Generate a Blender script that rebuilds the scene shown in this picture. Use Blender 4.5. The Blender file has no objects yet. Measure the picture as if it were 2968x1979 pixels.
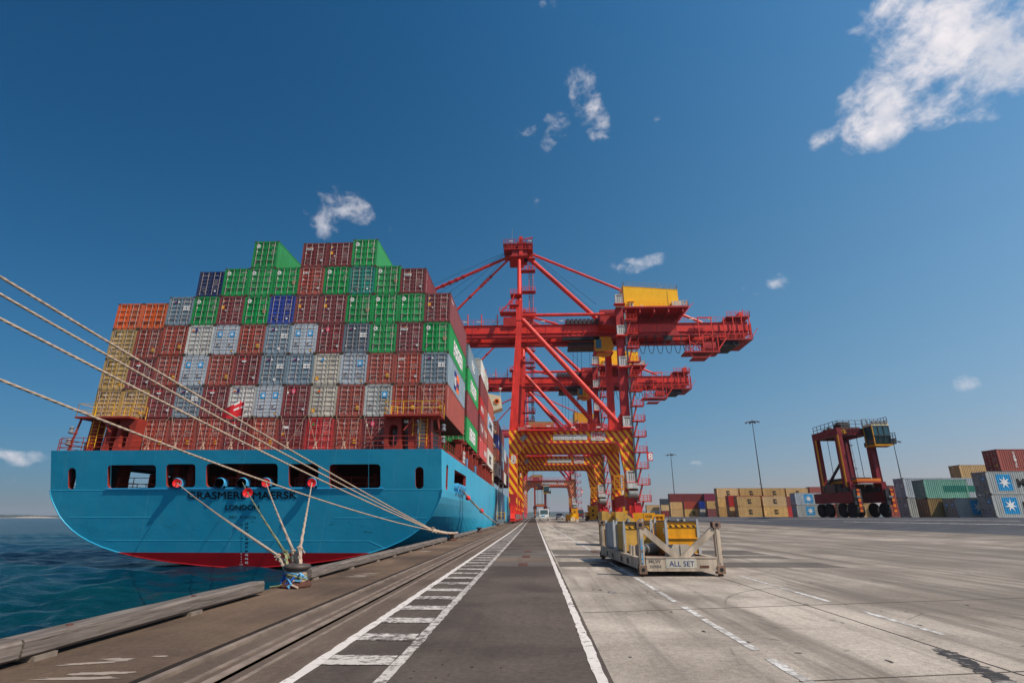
import bpy, math, random
from mathutils import Vector, Matrix
from mathutils.geometry import delaunay_2d_cdt

# ------------------------------------------------------------------ camera, world, sun, exposure
SC = bpy.context.scene
COL = SC.collection
CAMH = 1.4
cam_d = bpy.data.cameras.new('camera')
cam = bpy.data.objects.new('camera', cam_d)
COL.objects.link(cam)
cam.location = (0, 0, CAMH)
cam.rotation_euler = (math.radians(90 + 18.19), 0, math.radians(2.25))
cam_d.sensor_width = 36.0
cam_d.lens = 36.0 * 1541.0 / 2968.0
cam_d.clip_start = 0.1
cam_d.clip_end = 20000
SC.camera = cam

SUN_EL, SUN_AZ = math.radians(48.5), math.radians(30)      # azimuth measured from +X towards -Y
SUNV = Vector((math.cos(SUN_EL) * math.cos(SUN_AZ), -math.cos(SUN_EL) * math.sin(SUN_AZ), math.sin(SUN_EL)))
sl = bpy.data.lights.new('sun', 'SUN')
sl.energy = 4.8
sl.angle = math.radians(0.53)
sl.color = (1.0, 0.90, 0.77)
so = bpy.data.objects.new('sun', sl)
COL.objects.link(so)
so.rotation_euler = SUNV.to_track_quat('Z', 'Y').to_euler()

SC.view_settings.view_transform = 'Standard'
SC.view_settings.look = 'None'
SC.view_settings.exposure = 0.0
SC.view_settings.gamma = 1.0
SC.view_settings.use_curve_mapping = False
SC.cycles.max_bounces = 6
SC.cycles.use_denoising = True
SC.cycles.transparent_max_bounces = 12

W = bpy.data.worlds.new('World')
SC.world = W
W.use_nodes = True


def lin(*c):
    return tuple((x / 255 / 12.92) if x / 255 <= .04045 else ((x / 255 + .055) / 1.055) ** 2.4 for x in c)


class NT:
    """tiny wrapper for building node trees"""
    def __init__(s, tree):
        s.t = tree; s.n = tree.nodes; s.l = tree.links

    def node(s, typ, **kw):
        n = s.n.new(typ)
        for k, v in kw.items():
            setattr(n, k, v)
        return n

    def put(s, sock, v):
        if isinstance(v, bpy.types.NodeSocket):
            s.l.new(v, sock)
        elif v is not None:
            sock.default_value = v

    def math(s, op, a, b=None, clamp=False):
        n = s.node('ShaderNodeMath', operation=op, use_clamp=clamp)
        s.put(n.inputs[0], a)
        if b is not None: s.put(n.inputs[1], b)
        return n.outputs[0]

    def vmath(s, op, a, b=None):
        n = s.node('ShaderNodeVectorMath', operation=op)
        s.put(n.inputs[0], a)
        if b is not None: s.put(n.inputs[1], b)
        return n

    def mix(s, f, a, b, blend='MIX'):
        n = s.node('ShaderNodeMix', data_type='RGBA', blend_type=blend)
        s.put(n.inputs['Factor'], f)
        for k, v in (('A', a), ('B', b)):
            so_ = [i for i in n.inputs if i.name == k and i.type == 'RGBA'][0]
            s.put(so_, (tuple(v) + (1,)) if isinstance(v, tuple) and len(v) == 3 else v)
        return [o for o in n.outputs if o.type == 'RGBA'][0]

    def noise(s, vec, scale, detail=3.0, rough=.55, dist=0.0):
        n = s.node('ShaderNodeTexNoise')
        s.put(n.inputs['Vector'], vec)
        n.inputs['Scale'].default_value = scale
        n.inputs['Detail'].default_value = detail
        n.inputs['Roughness'].default_value = rough
        n.inputs['Distortion'].default_value = dist
        return n.outputs['Fac']

    def ramp(s, v, lo, hi, a=0.0, b=1.0, smooth=True):
        n = s.node('ShaderNodeMapRange', interpolation_type='SMOOTHSTEP' if smooth else 'LINEAR')
        s.put(n.inputs[0], v)
        n.inputs[1].default_value = lo; n.inputs[2].default_value = hi
        n.inputs[3].default_value = a; n.inputs[4].default_value = b
        return n.outputs[0]

    def map(s, vec, scale=(1, 1, 1), loc=(0, 0, 0), rot=(0, 0, 0)):
        n = s.node('ShaderNodeMapping')
        s.put(n.inputs['Vector'], vec)
        n.inputs['Scale'].default_value = scale
        n.inputs['Location'].default_value = loc
        n.inputs['Rotation'].default_value = rot
        return n.outputs[0]


# sky: Nishita, with clouds placed by direction and an unseen bank added for fill
wn = NT(W.node_tree)
bg = wn.n['Background']
sky = wn.node('ShaderNodeTexSky', sky_type='NISHITA')
sky.sun_disc = False
sky.sun_elevation = SUN_EL
sky.sun_rotation = math.atan2(SUNV.x, SUNV.y)
sky.air_density = 1.0
sky.dust_density = 0.15
sky.ozone_density = 4.0
gen = wn.node('ShaderNodeTexCoord').outputs['Generated']
CLOUDS = [  # azimuth (deg right of +Y), elevation, half width, half height, tilt, density
    (45.0, 37.5, 4.75, 4.7, 0, 1.2),
    (39.23, 34.38, 4.0, 2.6, 15, 1.25),
    (46.93, 33.75, 3.27, 2.72, 30, 1.1),
    (34.52, 33.73, 3.12, 0.93, 22, 0.7),
    (42.28, 32.89, 3.36, 1.47, -5, 0.85),
    (49.14, 36.86, 2.91, 3.39, 0, 1.0),
    (39.51, 40.49, 2.4, 1.56, -30, 0.6),
    (41.1, 41.82, 2.91, 1.2, 0, 0.7),
    (6.26, 43.63, 1.67, 2.35, 40, 0.62),
    (3.38, 40.28, 1.3, 1.12, 0, 0.7),
    (8.26, 40.14, 1.36, 2.07, 30, 0.8),
    (2.2, 39.0, 0.96, 0.98, 40, 0.6),
    (0.53, 39.78, 1.74, 0.57, 0, 0.4),
    (-21.75, 31.1, 2.59, 1.52, -10, 0.95),
    (-23.9, 29.24, 1.31, 1.61, 30, 0.85),
    (-25.26, 29.56, 1.05, 0.42, -10, 0.5),
    (12.89, 25.64, 2.72, 0.76, 0, 0.6),
    (14.13, 25.91, 1.3, 0.53, 0, 0.6),
    (26.34, 21.86, 1.05, 0.71, 0, 0.58),
    (24.78, 21.11, 1.0, 0.93, 30, 0.4),
    (23.1, 21.7, 0.55, 0.77, 0, 0.3),
    (39.13, 10.29, 0.9, 0.6, 15, 0.5),
    (-44.94, 4.42, 1.25, 0.53, -12, 0.85),
    (-43.27, 4.53, 0.89, 0.41, -8, 0.6),
    (-44.03, 2.59, 1.52, 0.33, 0, 0.4),
    (-41.98, 2.84, 1.08, 0.34, 0, 0.4),
    (30.62, 3.92, 0.52, 0.34, 0, 0.5),
    (16.5, 4.75, 2.05, 0.3, 0, 0.28),
    (0.93, 32.66, 0.5, 0.5, -30, 0.22),
    (-16.35, 29.5, 0.53, 0.35, 0, 0.35),
    (1.43, 50.5, 1.78, 0.74, 20, 0.25),
    (16.25, 39.72, 0.65, 0.39, 20, 0.35), (150, 38, 26, 17, 0, .95), (200, 42, 28, 18, 0, .95), (245, 30, 22, 13, 0, .8),  # wide ones: unseen cloud bank behind the camera, added to fill camera-facing sides
    (32.02, 1.96, 1.85, 0.29, 0, 0.3),
]
warp = wn.node('ShaderNodeTexNoise')
warp.inputs['Scale'].default_value = 15.0; warp.inputs['Detail'].default_value = 4.0
wn.put(warp.inputs['Vector'], gen)
wv = wn.vmath('SUBTRACT', warp.outputs['Color'], (.5, .5, .5)).outputs[0]
wv = wn.vmath('MULTIPLY', wv, (.035, .035, .035)).outputs[0]
dirv = wn.vmath('ADD', gen, wv).outputs[0]
acc = None
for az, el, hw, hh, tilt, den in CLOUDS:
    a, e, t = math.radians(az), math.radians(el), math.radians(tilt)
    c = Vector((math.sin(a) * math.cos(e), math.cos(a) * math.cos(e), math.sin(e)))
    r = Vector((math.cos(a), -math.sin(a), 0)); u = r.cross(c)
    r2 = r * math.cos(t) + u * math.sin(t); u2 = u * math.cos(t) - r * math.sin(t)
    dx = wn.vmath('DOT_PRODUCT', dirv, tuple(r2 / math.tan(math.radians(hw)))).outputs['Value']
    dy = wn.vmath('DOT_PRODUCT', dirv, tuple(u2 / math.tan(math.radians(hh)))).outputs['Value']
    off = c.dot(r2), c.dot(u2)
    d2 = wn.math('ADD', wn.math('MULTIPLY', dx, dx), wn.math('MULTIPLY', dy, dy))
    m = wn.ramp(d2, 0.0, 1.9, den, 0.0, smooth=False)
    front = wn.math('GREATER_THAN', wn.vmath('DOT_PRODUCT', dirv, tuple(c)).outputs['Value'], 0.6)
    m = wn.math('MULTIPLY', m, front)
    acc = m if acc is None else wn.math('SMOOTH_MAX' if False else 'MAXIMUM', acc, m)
gmap = wn.map(gen, scale=(1, 1, 1.35))
f1 = wn.noise(gmap, 11.5, 11.0, .60, .45)
f2 = wn.noise(gmap, 40.0, 7.0, .6, .3)
fb = wn.math('ADD', wn.math('MULTIPLY', f1, .64), wn.math('MULTIPLY', f2, .36))
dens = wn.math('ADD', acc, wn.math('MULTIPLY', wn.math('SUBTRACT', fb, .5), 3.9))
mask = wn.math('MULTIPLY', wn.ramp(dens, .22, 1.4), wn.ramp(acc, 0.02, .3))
sep = wn.node('ShaderNodeSeparateXYZ'); wn.put(sep.inputs[0], gen)
shade = wn.noise(wn.map(gen, loc=(.4, .1, .6)), 16.0, 6.0, .6)
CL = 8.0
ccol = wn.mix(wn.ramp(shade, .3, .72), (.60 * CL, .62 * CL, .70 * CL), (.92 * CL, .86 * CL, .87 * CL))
# the air is deeper blue away from the sun and duller towards the horizon
sxyz = wn.node('ShaderNodeSeparateXYZ'); wn.put(sxyz.inputs[0], gen)
sx_ = wn.math('MINIMUM', wn.math('MAXIMUM', sxyz.outputs[0], -.8), .75)
sz_ = wn.math('MAXIMUM', sxyz.outputs[2], 0.0)
hz_ = wn.math('EXPONENT', wn.math('MULTIPLY', sz_, -1 / .12))
comb = wn.node('ShaderNodeCombineXYZ')
xz_ = wn.math('MULTIPLY', sx_, sz_)
for ci, (tint, k0, k1, k2, k3, k4) in enumerate(((.66, -.467, -.28, .977, -.735, 1.2), (.90, -.374, -.80, .504, .202, .49), (1.12, -.635, -.445, .305, .50, .394))):
    e_ = wn.math('ADD', wn.math('ADD', wn.math('MULTIPLY', hz_, k1), wn.math('MULTIPLY', sx_, k2)), wn.math('ADD', wn.math('MULTIPLY', sz_, k3), wn.math('ADD', wn.math('MULTIPLY', xz_, k4), k0)))
    wn.put(comb.inputs[ci], wn.math('MULTIPLY', wn.math('EXPONENT', e_), tint))
SKYMUL = wn.mix(1.0, sky.outputs[0], comb.outputs[0], 'MULTIPLY')
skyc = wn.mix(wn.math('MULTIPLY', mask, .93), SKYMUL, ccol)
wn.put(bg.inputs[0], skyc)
bg.inputs[1].default_value = 0.13


# ------------------------------------------------------------------ materials
def new_mat(name):
    m = bpy.data.materials.new(name)
    m.use_nodes = True
    nt = NT(m.node_tree)
    return m, nt, nt.n['Principled BSDF']


def paint(name, col, rough=.5, metal=0.0, var=.14, scale=1.2, rust=0.0, streak=0.0, rnd=.10, spec=.4, bump=0.0, rustcol=(.13, .055, .03), fade=0.0):
    """painted or bare surface with uneven tone, vertical streaks and rust of its own"""
    m, nt, b = new_mat(name)
    oc = nt.node('ShaderNodeTexCoord').outputs['Object']
    info = nt.node('ShaderNodeObjectInfo')
    off = nt.vmath('SCALE', info.outputs['Location']).outputs[0]
    nt.n[-1].inputs['Scale'].default_value = .37
    vec = nt.vmath('ADD', oc, off).outputs[0]
    n1 = nt.noise(vec, scale, 5, .6)
    v = nt.ramp(n1, .25, .75, 1 - var, 1 + var)
    r = nt.math('ADD', nt.math('MULTIPLY', info.outputs['Random'], 2 * rnd), 1 - rnd)
    v = nt.math('MULTIPLY', v, r)
    if streak:
        s1 = nt.noise(nt.map(vec, scale=(3.2, 3.2, .22)), 1.6, 4, .6)
        v = nt.math('MULTIPLY', v, nt.ramp(s1, .35, .7, 1 - streak, 1 + streak * .5))
    c = nt.vmath('SCALE', tuple(col)).outputs[0]
    nt.put(nt.n[-1].inputs['Scale'], v)
    if fade:
        g_ = sum(col) / 3
        c = nt.mix(nt.math('MULTIPLY', nt.math('FRACT', nt.math('MULTIPLY', info.outputs['Random'], 7.31)), fade), c, tuple(.45 * x + .55 * g_ + .05 for x in col))
    if rust:
        n2 = nt.noise(vec, 2.3, 8, .68)
        n3 = nt.noise(nt.map(vec, scale=(2.5, 2.5, .5)), 3.0, 5, .6)
        k = nt.ramp(nt.math('ADD', nt.math('MULTIPLY', n2, .6), nt.math('MULTIPLY', n3, .4)), .66 - rust * .22, .78 - rust * .12)
        c = nt.mix(k, c, rustcol)
    nt.put(b.inputs['Base Color'], c)
    b.inputs['Roughness'].default_value = rough
    b.inputs['Metallic'].default_value = metal
    b.inputs['Specular IOR Level'].default_value = spec
    if bump:
        bp = nt.node('ShaderNodeBump')
        bp.inputs['Strength'].default_value = bump
        bp.inputs['Distance'].default_value = .02
        nt.put(bp.inputs['Height'], nt.noise(vec, 14, 6, .6))
        nt.put(b.inputs['Normal'], bp.outputs[0])
    return m


M = {}
PAL = {  # container paints (sRGB of the paint itself)
    'green': (0, 142, 66), 'teal': (35, 130, 115), 'maroon': (128, 52, 52), 'brown': (158, 72, 56), 'rust_red': (160, 64, 46), 'navy': (30, 46, 92), 'blue': (16, 56, 152),
    'slate': (118, 138, 150), 'dark_slate': (92, 106, 118), 'pale_grey': (172, 182, 190), 'white': (196, 194, 186), 'cream': (182, 176, 160), 'mustard': (184, 148, 82), 'orange': (208, 88, 30),
    'red': (186, 44, 42), 'purple': (120, 36, 62), 'pale_green': (120, 178, 160), 'yard_yellow': (206, 164, 98), 'putty': (166, 170, 166), 'dirty_tan': (150, 122, 80), 'charcoal': (66, 70, 80)}
for k, c in PAL.items():
    M['c_' + k] = paint('container_paint_' + k, lin(*c), .5, var=.13, scale=.9, rust=.22 if k in ('cream', 'putty', 'white') else .1, streak=.2, rnd=.17, fade=.36)
M['casting'] = paint('rusty_casting', lin(74, 58, 48), .8, rust=.4, rnd=.1)
M['under'] = paint('dark_underside', lin(40, 36, 34), .9)
M['lash'] = paint('lashing_rod_steel', lin(150, 124, 104), .6, rust=.3)
M['bar'] = paint('galvanised_bar', lin(184, 168, 162), .45, metal=.2, rnd=.1)
M['gasket'] = paint('door_gasket', lin(40, 38, 38), .8)
M['mark_text'] = paint('small_lettering', lin(176, 160, 154), .6, rnd=0)
M['mark_white'] = paint('white_marking', lin(226, 224, 220), .6, rnd=0)
M['mark_yellow'] = paint('yellow_sticker', lin(226, 160, 20), .6, rnd=0)
M['mark_blue'] = paint('star_blue_panel', lin(40, 150, 205), .55, rnd=0)
M['mark_navy'] = paint('navy_marking', lin(30, 48, 110), .6, rnd=0)
M['mark_red'] = paint('red_marking', lin(206, 40, 46), .6, rnd=0)
M['mark_pink'] = paint('pink_red_panel', lin(226, 50, 92), .6, rnd=0)
M['mark_dark'] = paint('dark_marking', lin(42, 36, 34), .6, rnd=0)
M['mark_orange'] = paint('orange_marking', lin(226, 104, 40), .6, rnd=0)
M['mark_grey'] = paint('dull_grey_patch', lin(104, 100, 98), .7, rnd=0)
M['black'] = paint('black_paint', lin(22, 26, 32), .55, rnd=0)
M['rubber'] = paint('rubber', lin(34, 34, 36), .85, rnd=0, bump=.3)
M['crane_red'] = paint('crane_red_paint', lin(222, 50, 34), .42, var=.2, scale=.5, rust=.12, streak=.22, rnd=.04, spec=.5)
M['crane_dark'] = paint('crane_dark_red', lin(168, 34, 34), .55, var=.2, scale=.8, rust=.15, rnd=.04)
M['faded_red'] = paint('faded_crane_red', lin(190, 66, 78), .6, var=.14, scale=.4, streak=.1, rnd=.04)
M['house_yellow'] = paint('machinery_yellow', lin(255, 190, 6), .4, var=.06, scale=.5, streak=.05, rnd=.02)
M['gear_yellow'] = paint('worn_yellow_paint', lin(216, 148, 14), .5, var=.16, scale=2.0, rust=.22, streak=.12, rnd=.08)
M['rail_yellow'] = paint('handrail_yellow', lin(226, 172, 30), .5, rnd=.02)
M['white_box'] = paint('white_panel', lin(196, 196, 192), .5, rust=.25, streak=.2, rnd=.05)
M['steel'] = paint('grey_steel', lin(138, 138, 136), .5, metal=.4, rust=.15)
M['dark_steel'] = paint('dark_steel', lin(60, 60, 62), .55, metal=.3, rust=.2)
M['cable'] = paint('black_cable', lin(28, 44, 50), .7)
M['glass'] = paint('tinted_glass', lin(40, 74, 80), .08, spec=.8, rnd=0)
M['ship_red'] = paint('deck_red_oxide', lin(146, 52, 40), .6, var=.18, scale=.6, rust=.12, streak=.12, rnd=.05)
M['ship_cream'] = paint('superstructure_cream', lin(226, 208, 170), .5, var=.08, scale=.5, streak=.1, rust=.05)
M['pale_blue'] = paint('pale_blue_paint', lin(66, 158, 206), .45, rnd=.02)
M['guard_red'] = paint('rat_guard_red', lin(216, 28, 36), .5, rnd=.05)
M['rope'] = paint('sun_bleached_rope', lin(176, 154, 134), .9, var=.2, scale=9, rnd=.06)
M['rope_green'] = paint('greenish_rope', lin(132, 134, 98), .9, var=.25, scale=9)
M['rope_blue'] = paint('blue_rope', lin(30, 84, 170), .85, var=.3, scale=12)
M['rope_lightblue'] = paint('light_blue_rope', lin(90, 150, 190), .85, var=.3, scale=12)
M['iron'] = paint('cast_iron', lin(84, 74, 70), .55, metal=.2, var=.25, scale=5, rust=.25, bump=.3)
M['rusty_iron'] = paint('rusty_iron', lin(92, 56, 44), .85, var=.35, scale=9, rust=.5, bump=.6)
M['rack_tan'] = paint('worn_offwhite_paint', lin(182, 166, 147), .65, var=.2, scale=2.2, rust=.42, streak=.28)
M['rack_casting'] = paint('worn_rack_casting', lin(126, 100, 84), .75, rust=.35)
M['rack_grey'] = paint('grey_corner_post', lin(170, 172, 172), .55, var=.12, scale=3, rust=.12)
M['concrete_block'] = paint('cast_concrete', lin(176, 166, 152), .85, var=.15, scale=4, bump=.4)
M['lamp'] = paint('floodlight_head', lin(120, 124, 128), .5)
M['vehicle_white'] = paint('white_vehicle_paint', lin(226, 226, 224), .35, spec=.6, rnd=.02)
M['vehicle_maroon'] = paint('maroon_vehicle_paint', lin(110, 46, 52), .45)
M['flag_red'] = paint('flag_red', lin(200, 30, 40), .8, rnd=0)
M['carrier_red'] = paint('straddle_carrier_red', lin(118, 20, 32), .5, var=.25, scale=.7, rust=.12, streak=.14)


def stripes(name, c1, c2, kx, kz, ky, period, duty=.5):
    m, nt, b = new_mat(name)
    oc = nt.node('ShaderNodeTexCoord').outputs['Object']
    d = nt.vmath('DOT_PRODUCT', oc, (kx, ky, kz)).outputs['Value']
    fr = nt.math('FRACT', nt.math('DIVIDE', d, period))
    k = nt.math('GREATER_THAN', fr, duty)
    c = nt.mix(k, c1, c2)
    n = nt.noise(oc, .5, 5, .6)
    c = nt.mix(1.0, c, nt.mix(nt.ramp(n, .3, .7), (.86, .86, .86), (1.08, 1.08, 1.08)), 'MULTIPLY')
    g = nt.ramp(nt.noise(nt.map(oc, scale=(2, 2, .3)), 1.2, 5, .65), .58, .74)
    c = nt.mix(nt.math('MULTIPLY', g, .4), c, (.10, .05, .03))
    nt.put(b.inputs['Base Color'], c)
    b.inputs['Roughness'].default_value = .5
    return m


M['stripe'] = stripes('warning_stripes', lin(244, 176, 8), lin(190, 30, 24), 1.45, 1.0, .9, 1.8)
M['stripe_faded'] = stripes('faded_warning_stripes', lin(226, 150, 90), lin(176, 60, 60), 1.45, 1.0, .9, 1.6)
M['stripe_small'] = stripes('black_yellow_stripes', lin(232, 168, 18), lin(34, 30, 28), 1.0, .8, .4, .16)
M['stripe_orange'] = stripes('orange_guard_stripes', lin(226, 120, 20), lin(150, 40, 26), 0, 1.0, .4, .7)

# ship hull: blue topsides over red boot-topping, with plate seams, run marks and scuffs
def hull_mat():
    m, nt, b = new_mat('ship_blue_hull')
    oc = nt.node('ShaderNodeTexCoord').outputs['Object']
    sp = nt.node('ShaderNodeSeparateXYZ'); nt.put(sp.inputs[0], oc)
    x, y, z = sp.outputs
    n1 = nt.noise(oc, .16, 4, .55)
    col = nt.mix(nt.ramp(n1, .3, .7), lin(34, 158, 194), lin(50, 172, 206))
    runs = nt.noise(nt.map(oc, scale=(1.6, 1.6, .05)), 1.0, 5, .6)
    col = nt.mix(nt.math('MULTIPLY', nt.ramp(runs, .45, .75), .18), col, lin(96, 168, 190))
    scuff = nt.noise(nt.map(oc, scale=(.5, .5, 1.6)), 1.1, 9, .72, 1.0)
    band = nt.math('MULTIPLY', nt.ramp(z, -1.2, .3), nt.ramp(z, 1.9, .9))
    col = nt.mix(nt.math('MULTIPLY', nt.math('MULTIPLY', nt.ramp(scuff, .59, .68), band), .75), col, lin(40, 62, 66))
    seamx = nt.math('ABSOLUTE', nt.math('SUBTRACT', nt.math('FRACT', nt.math('DIVIDE', nt.math('ADD', x, nt.math('MULTIPLY', y, .63)), 7.4)), .5))
    col = nt.mix(nt.math('MULTIPLY', nt.math('LESS_THAN', seamx, .004), .35), col, lin(110, 190, 214))
    red = nt.mix(nt.ramp(n1, .3, .7), lin(150, 8, 20), lin(172, 12, 26))
    col = nt.mix(nt.math('LESS_THAN', z, -1.36), col, red)
    nt.put(b.inputs['Base Color'], col)
    b.inputs['Roughness'].default_value = .42
    b.inputs['Specular IOR Level'].default_value = .45
    bp = nt.node('ShaderNodeBump')
    bp.inputs['Strength'].default_value = .4; bp.inputs['Distance'].default_value = .06
    nt.put(bp.inputs['Height'], nt.noise(nt.map(oc, scale=(1, 1, 1.3)), .7, 3, .5))
    nt.put(b.inputs['Normal'], bp.outputs[0])
    return m


M['hull'] = hull_mat()


def ground_mat(name, base, dark, light, grain=120, blotch=.5, streaky=0.0, stain=0.0, rough=.9, stain_col=None, traffic=0.0):
    m, nt, b = new_mat(name)
    oc = nt.node('ShaderNodeTexCoord').outputs['Object']
    n1 = nt.noise(oc, .35, 7, .6, .4)
    col = nt.mix(nt.ramp(n1, .32, .68), dark, light)
    col = nt.mix(blotch, base, col)
    g = nt.noise(oc, grain, 2, .6)
    g2 = nt.noise(oc, 14, 6, .65)
    col = nt.mix(1.0, col, nt.mix(nt.ramp(nt.math('ADD', nt.math('MULTIPLY', g, .5), nt.math('MULTIPLY', g2, .5)), .35, .65), (.74, .74, .74), (1.22, 1.22, 1.22)), 'MULTIPLY')
    if streaky:
        s = nt.noise(nt.map(oc, scale=(.55, .045, 1), rot=(0, 0, .06)), 1.0, 6, .6, .5)
        s2 = nt.noise(nt.map(oc, scale=(2.6, .12, 1), rot=(0, 0, -.1)), 1.0, 6, .65, .3)
        k = nt.math('ADD', nt.math('MULTIPLY', s, .6), nt.math('MULTIPLY', s2, .4))
        col = nt.mix(nt.math('MULTIPLY', nt.ramp(k, .455, .62), streaky), col, tuple(c * .42 for c in base))
    if stain:
        s = nt.noise(nt.map(oc, scale=(1, .45, 1)), 1.7, 9, .7, .8)
        col = nt.mix(nt.math('MULTIPLY', nt.ramp(s, .62, .7), stain), col, stain_col or tuple(c * .3 for c in base))
        s3 = nt.noise(nt.map(oc, scale=(1, .6, 1)), 6.0, 5, .7)
        col = nt.mix(nt.math('MULTIPLY', nt.ramp(s3, .7, .76), stain), col, stain_col or tuple(c * .3 for c in base))
    if traffic:      # the lanes the carriers drive on are blackened by tyres, ragged at the edge and broken by cleaner patches
        sp = nt.node('ShaderNodeSeparateXYZ'); nt.put(sp.inputs[0], oc)
        wob = nt.noise(nt.map(oc, scale=(.22, .05, 1)), 1.0, 5, .6, .8)
        lane = nt.noise(nt.map(oc, scale=(.42, .012, 1)), 1.0, 4, .55, .2)
        k = nt.math('MULTIPLY', nt.ramp(nt.math('ADD', sp.outputs[0], nt.math('MULTIPLY', wob, 9)), 7.5, 14), nt.ramp(lane, .38, .62, .35, 1.0))
        col = nt.mix(nt.math('MULTIPLY', k, traffic), col, tuple(c * .40 for c in base))
        cr = nt.node('ShaderNodeTexVoronoi', feature='DISTANCE_TO_EDGE'); cr.inputs['Scale'].default_value = .33
        nt.put(cr.inputs['Vector'], nt.vmath('ADD', oc, nt.vmath('SCALE', nt.node('ShaderNodeTexNoise').outputs['Color']).outputs[0]).outputs[0])
        ck = nt.math('MULTIPLY', nt.math('LESS_THAN', cr.outputs['Distance'], .004), nt.ramp(nt.noise(oc, .5, 3, .5), .5, .6))
        col = nt.mix(nt.math('MULTIPLY', ck, .55), col, tuple(c * .3 for c in base))
    nt.put(b.inputs['Base Color'], col)
    b.inputs['Roughness'].default_value = rough
    b.inputs['Specular IOR Level'].default_value = .25
    bp = nt.node('ShaderNodeBump')
    bp.inputs['Strength'].default_value = .35; bp.inputs['Distance'].default_value = .01
    nt.put(bp.inputs['Height'], nt.math('ADD', g, nt.math('MULTIPLY', g2, 2.0)))
    nt.put(b.inputs['Normal'], bp.outputs[0])
    return m


M['asphalt'] = ground_mat('road_asphalt', lin(88, 77, 70), lin(72, 63, 58), lin(102, 90, 82), 160, .9, .3, .4)
M['apron'] = ground_mat('worn_concrete', lin(164, 151, 138), lin(132, 121, 110), lin(192, 179, 165), 60, .9, .95, .85, traffic=.75)
M['quay'] = ground_mat('dirty_quay_surface', lin(100, 82, 68), lin(80, 66, 56), lin(122, 100, 82), 60, .9, .35, .6, stain_col=lin(58, 46, 40))
M['quay_pale'] = ground_mat('grubby_rail_concrete', lin(108, 92, 80), lin(92, 78, 68), lin(122, 106, 93), 60, .9, .5, .4, stain_col=lin(80, 66, 56))
M['yard'] = ground_mat('yard_asphalt', lin(76, 76, 80), lin(68, 68, 73), lin(88, 88, 92), 60, .7, .25, .2)
M['crossing'] = ground_mat('patched_asphalt', lin(96, 88, 82), lin(84, 77, 72), lin(110, 102, 94), 60, .8, .1, .5)
M['groove'] = paint('rail_groove', lin(52, 44, 40), .8, var=.3, scale=2, rnd=0)
M['rail_steel'] = paint('worn_rail_steel', lin(150, 132, 118), .5, metal=.3, var=.3, scale=3, rust=.35, rnd=0)
M['seawall'] = paint('quay_wall', lin(74, 64, 56), .9, var=.3, scale=.8, streak=.3, rnd=0, bump=.5)
M['timber'] = None


def timber_mat():
    m, nt, b = new_mat('weathered_timber')
    oc = nt.node('ShaderNodeTexCoord').outputs['Object']
    g = nt.noise(nt.map(oc, scale=(9, .45, 9)), 2.2, 7, .65, .4)
    col = nt.mix(nt.ramp(g, .3, .7), lin(84, 74, 68), lin(128, 117, 109))
    cr = nt.noise(nt.map(oc, scale=(14, .25, 14)), 2.0, 4, .6)
    col = nt.mix(nt.ramp(cr, .64, .7), col, lin(60, 50, 44))
    st = nt.noise(oc, 1.3, 6, .65)
    col = nt.mix(nt.math('MULTIPLY', nt.ramp(st, .56, .7), .5), col, lin(86, 68, 54))
    nt.put(b.inputs['Base Color'], col)
    b.inputs['Roughness'].default_value = .9
    bp = nt.node('ShaderNodeBump'); bp.inputs['Strength'].default_value = .6; bp.inputs['Distance'].default_value = .02
    nt.put(bp.inputs['Height'], g); nt.put(b.inputs['Normal'], bp.outputs[0])
    return m


M['timber'] = timber_mat()


def worn_paint(name, col, under, wear=.5, sc=9.0):
    """road marking: paint worn through to the surface under it"""
    m, nt, b = new_mat(name)
    oc = nt.node('ShaderNodeTexCoord').outputs['Object']
    a = nt.noise(oc, sc, 9, .75)
    a2 = nt.noise(oc, .8, 3, .6)
    a3 = nt.noise(nt.map(oc, scale=(.6, 22, 1)), 1.4, 4, .6)
    k = nt.math('ADD', nt.math('MULTIPLY', a, .55), nt.math('ADD', nt.math('MULTIPLY', a2, .25), nt.math('MULTIPLY', a3, .2)))
    f = nt.ramp(k, .62 - wear * .24, .70 - wear * .24)
    c = nt.mix(nt.ramp(a2, .3, .7), tuple(x * .82 for x in col), col)
    nt.put(b.inputs['Base Color'], nt.mix(f, c, under))
    b.inputs['Roughness'].default_value = .8
    return m


M['line'] = worn_paint('road_line_paint', lin(222, 212, 204), lin(90, 82, 78), .42)
M['line_worn'] = worn_paint('worn_road_line_paint', lin(206, 196, 188), lin(92, 84, 78), .62)
M['line_conc'] = worn_paint('worn_apron_line_paint', lin(226, 222, 216), lin(156, 148, 140), .72, 6.0)
M['line_quay'] = worn_paint('worn_quay_paint', lin(166, 150, 136), lin(96, 80, 68), .5, 5.0)
M['tyre'] = worn_paint('tyre_marks', lin(104, 95, 87), lin(138, 127, 116), .95, 3.0)
M['oil'] = worn_paint('oil_stain', lin(52, 46, 42), lin(150, 142, 134), .5, 3.0)


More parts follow.
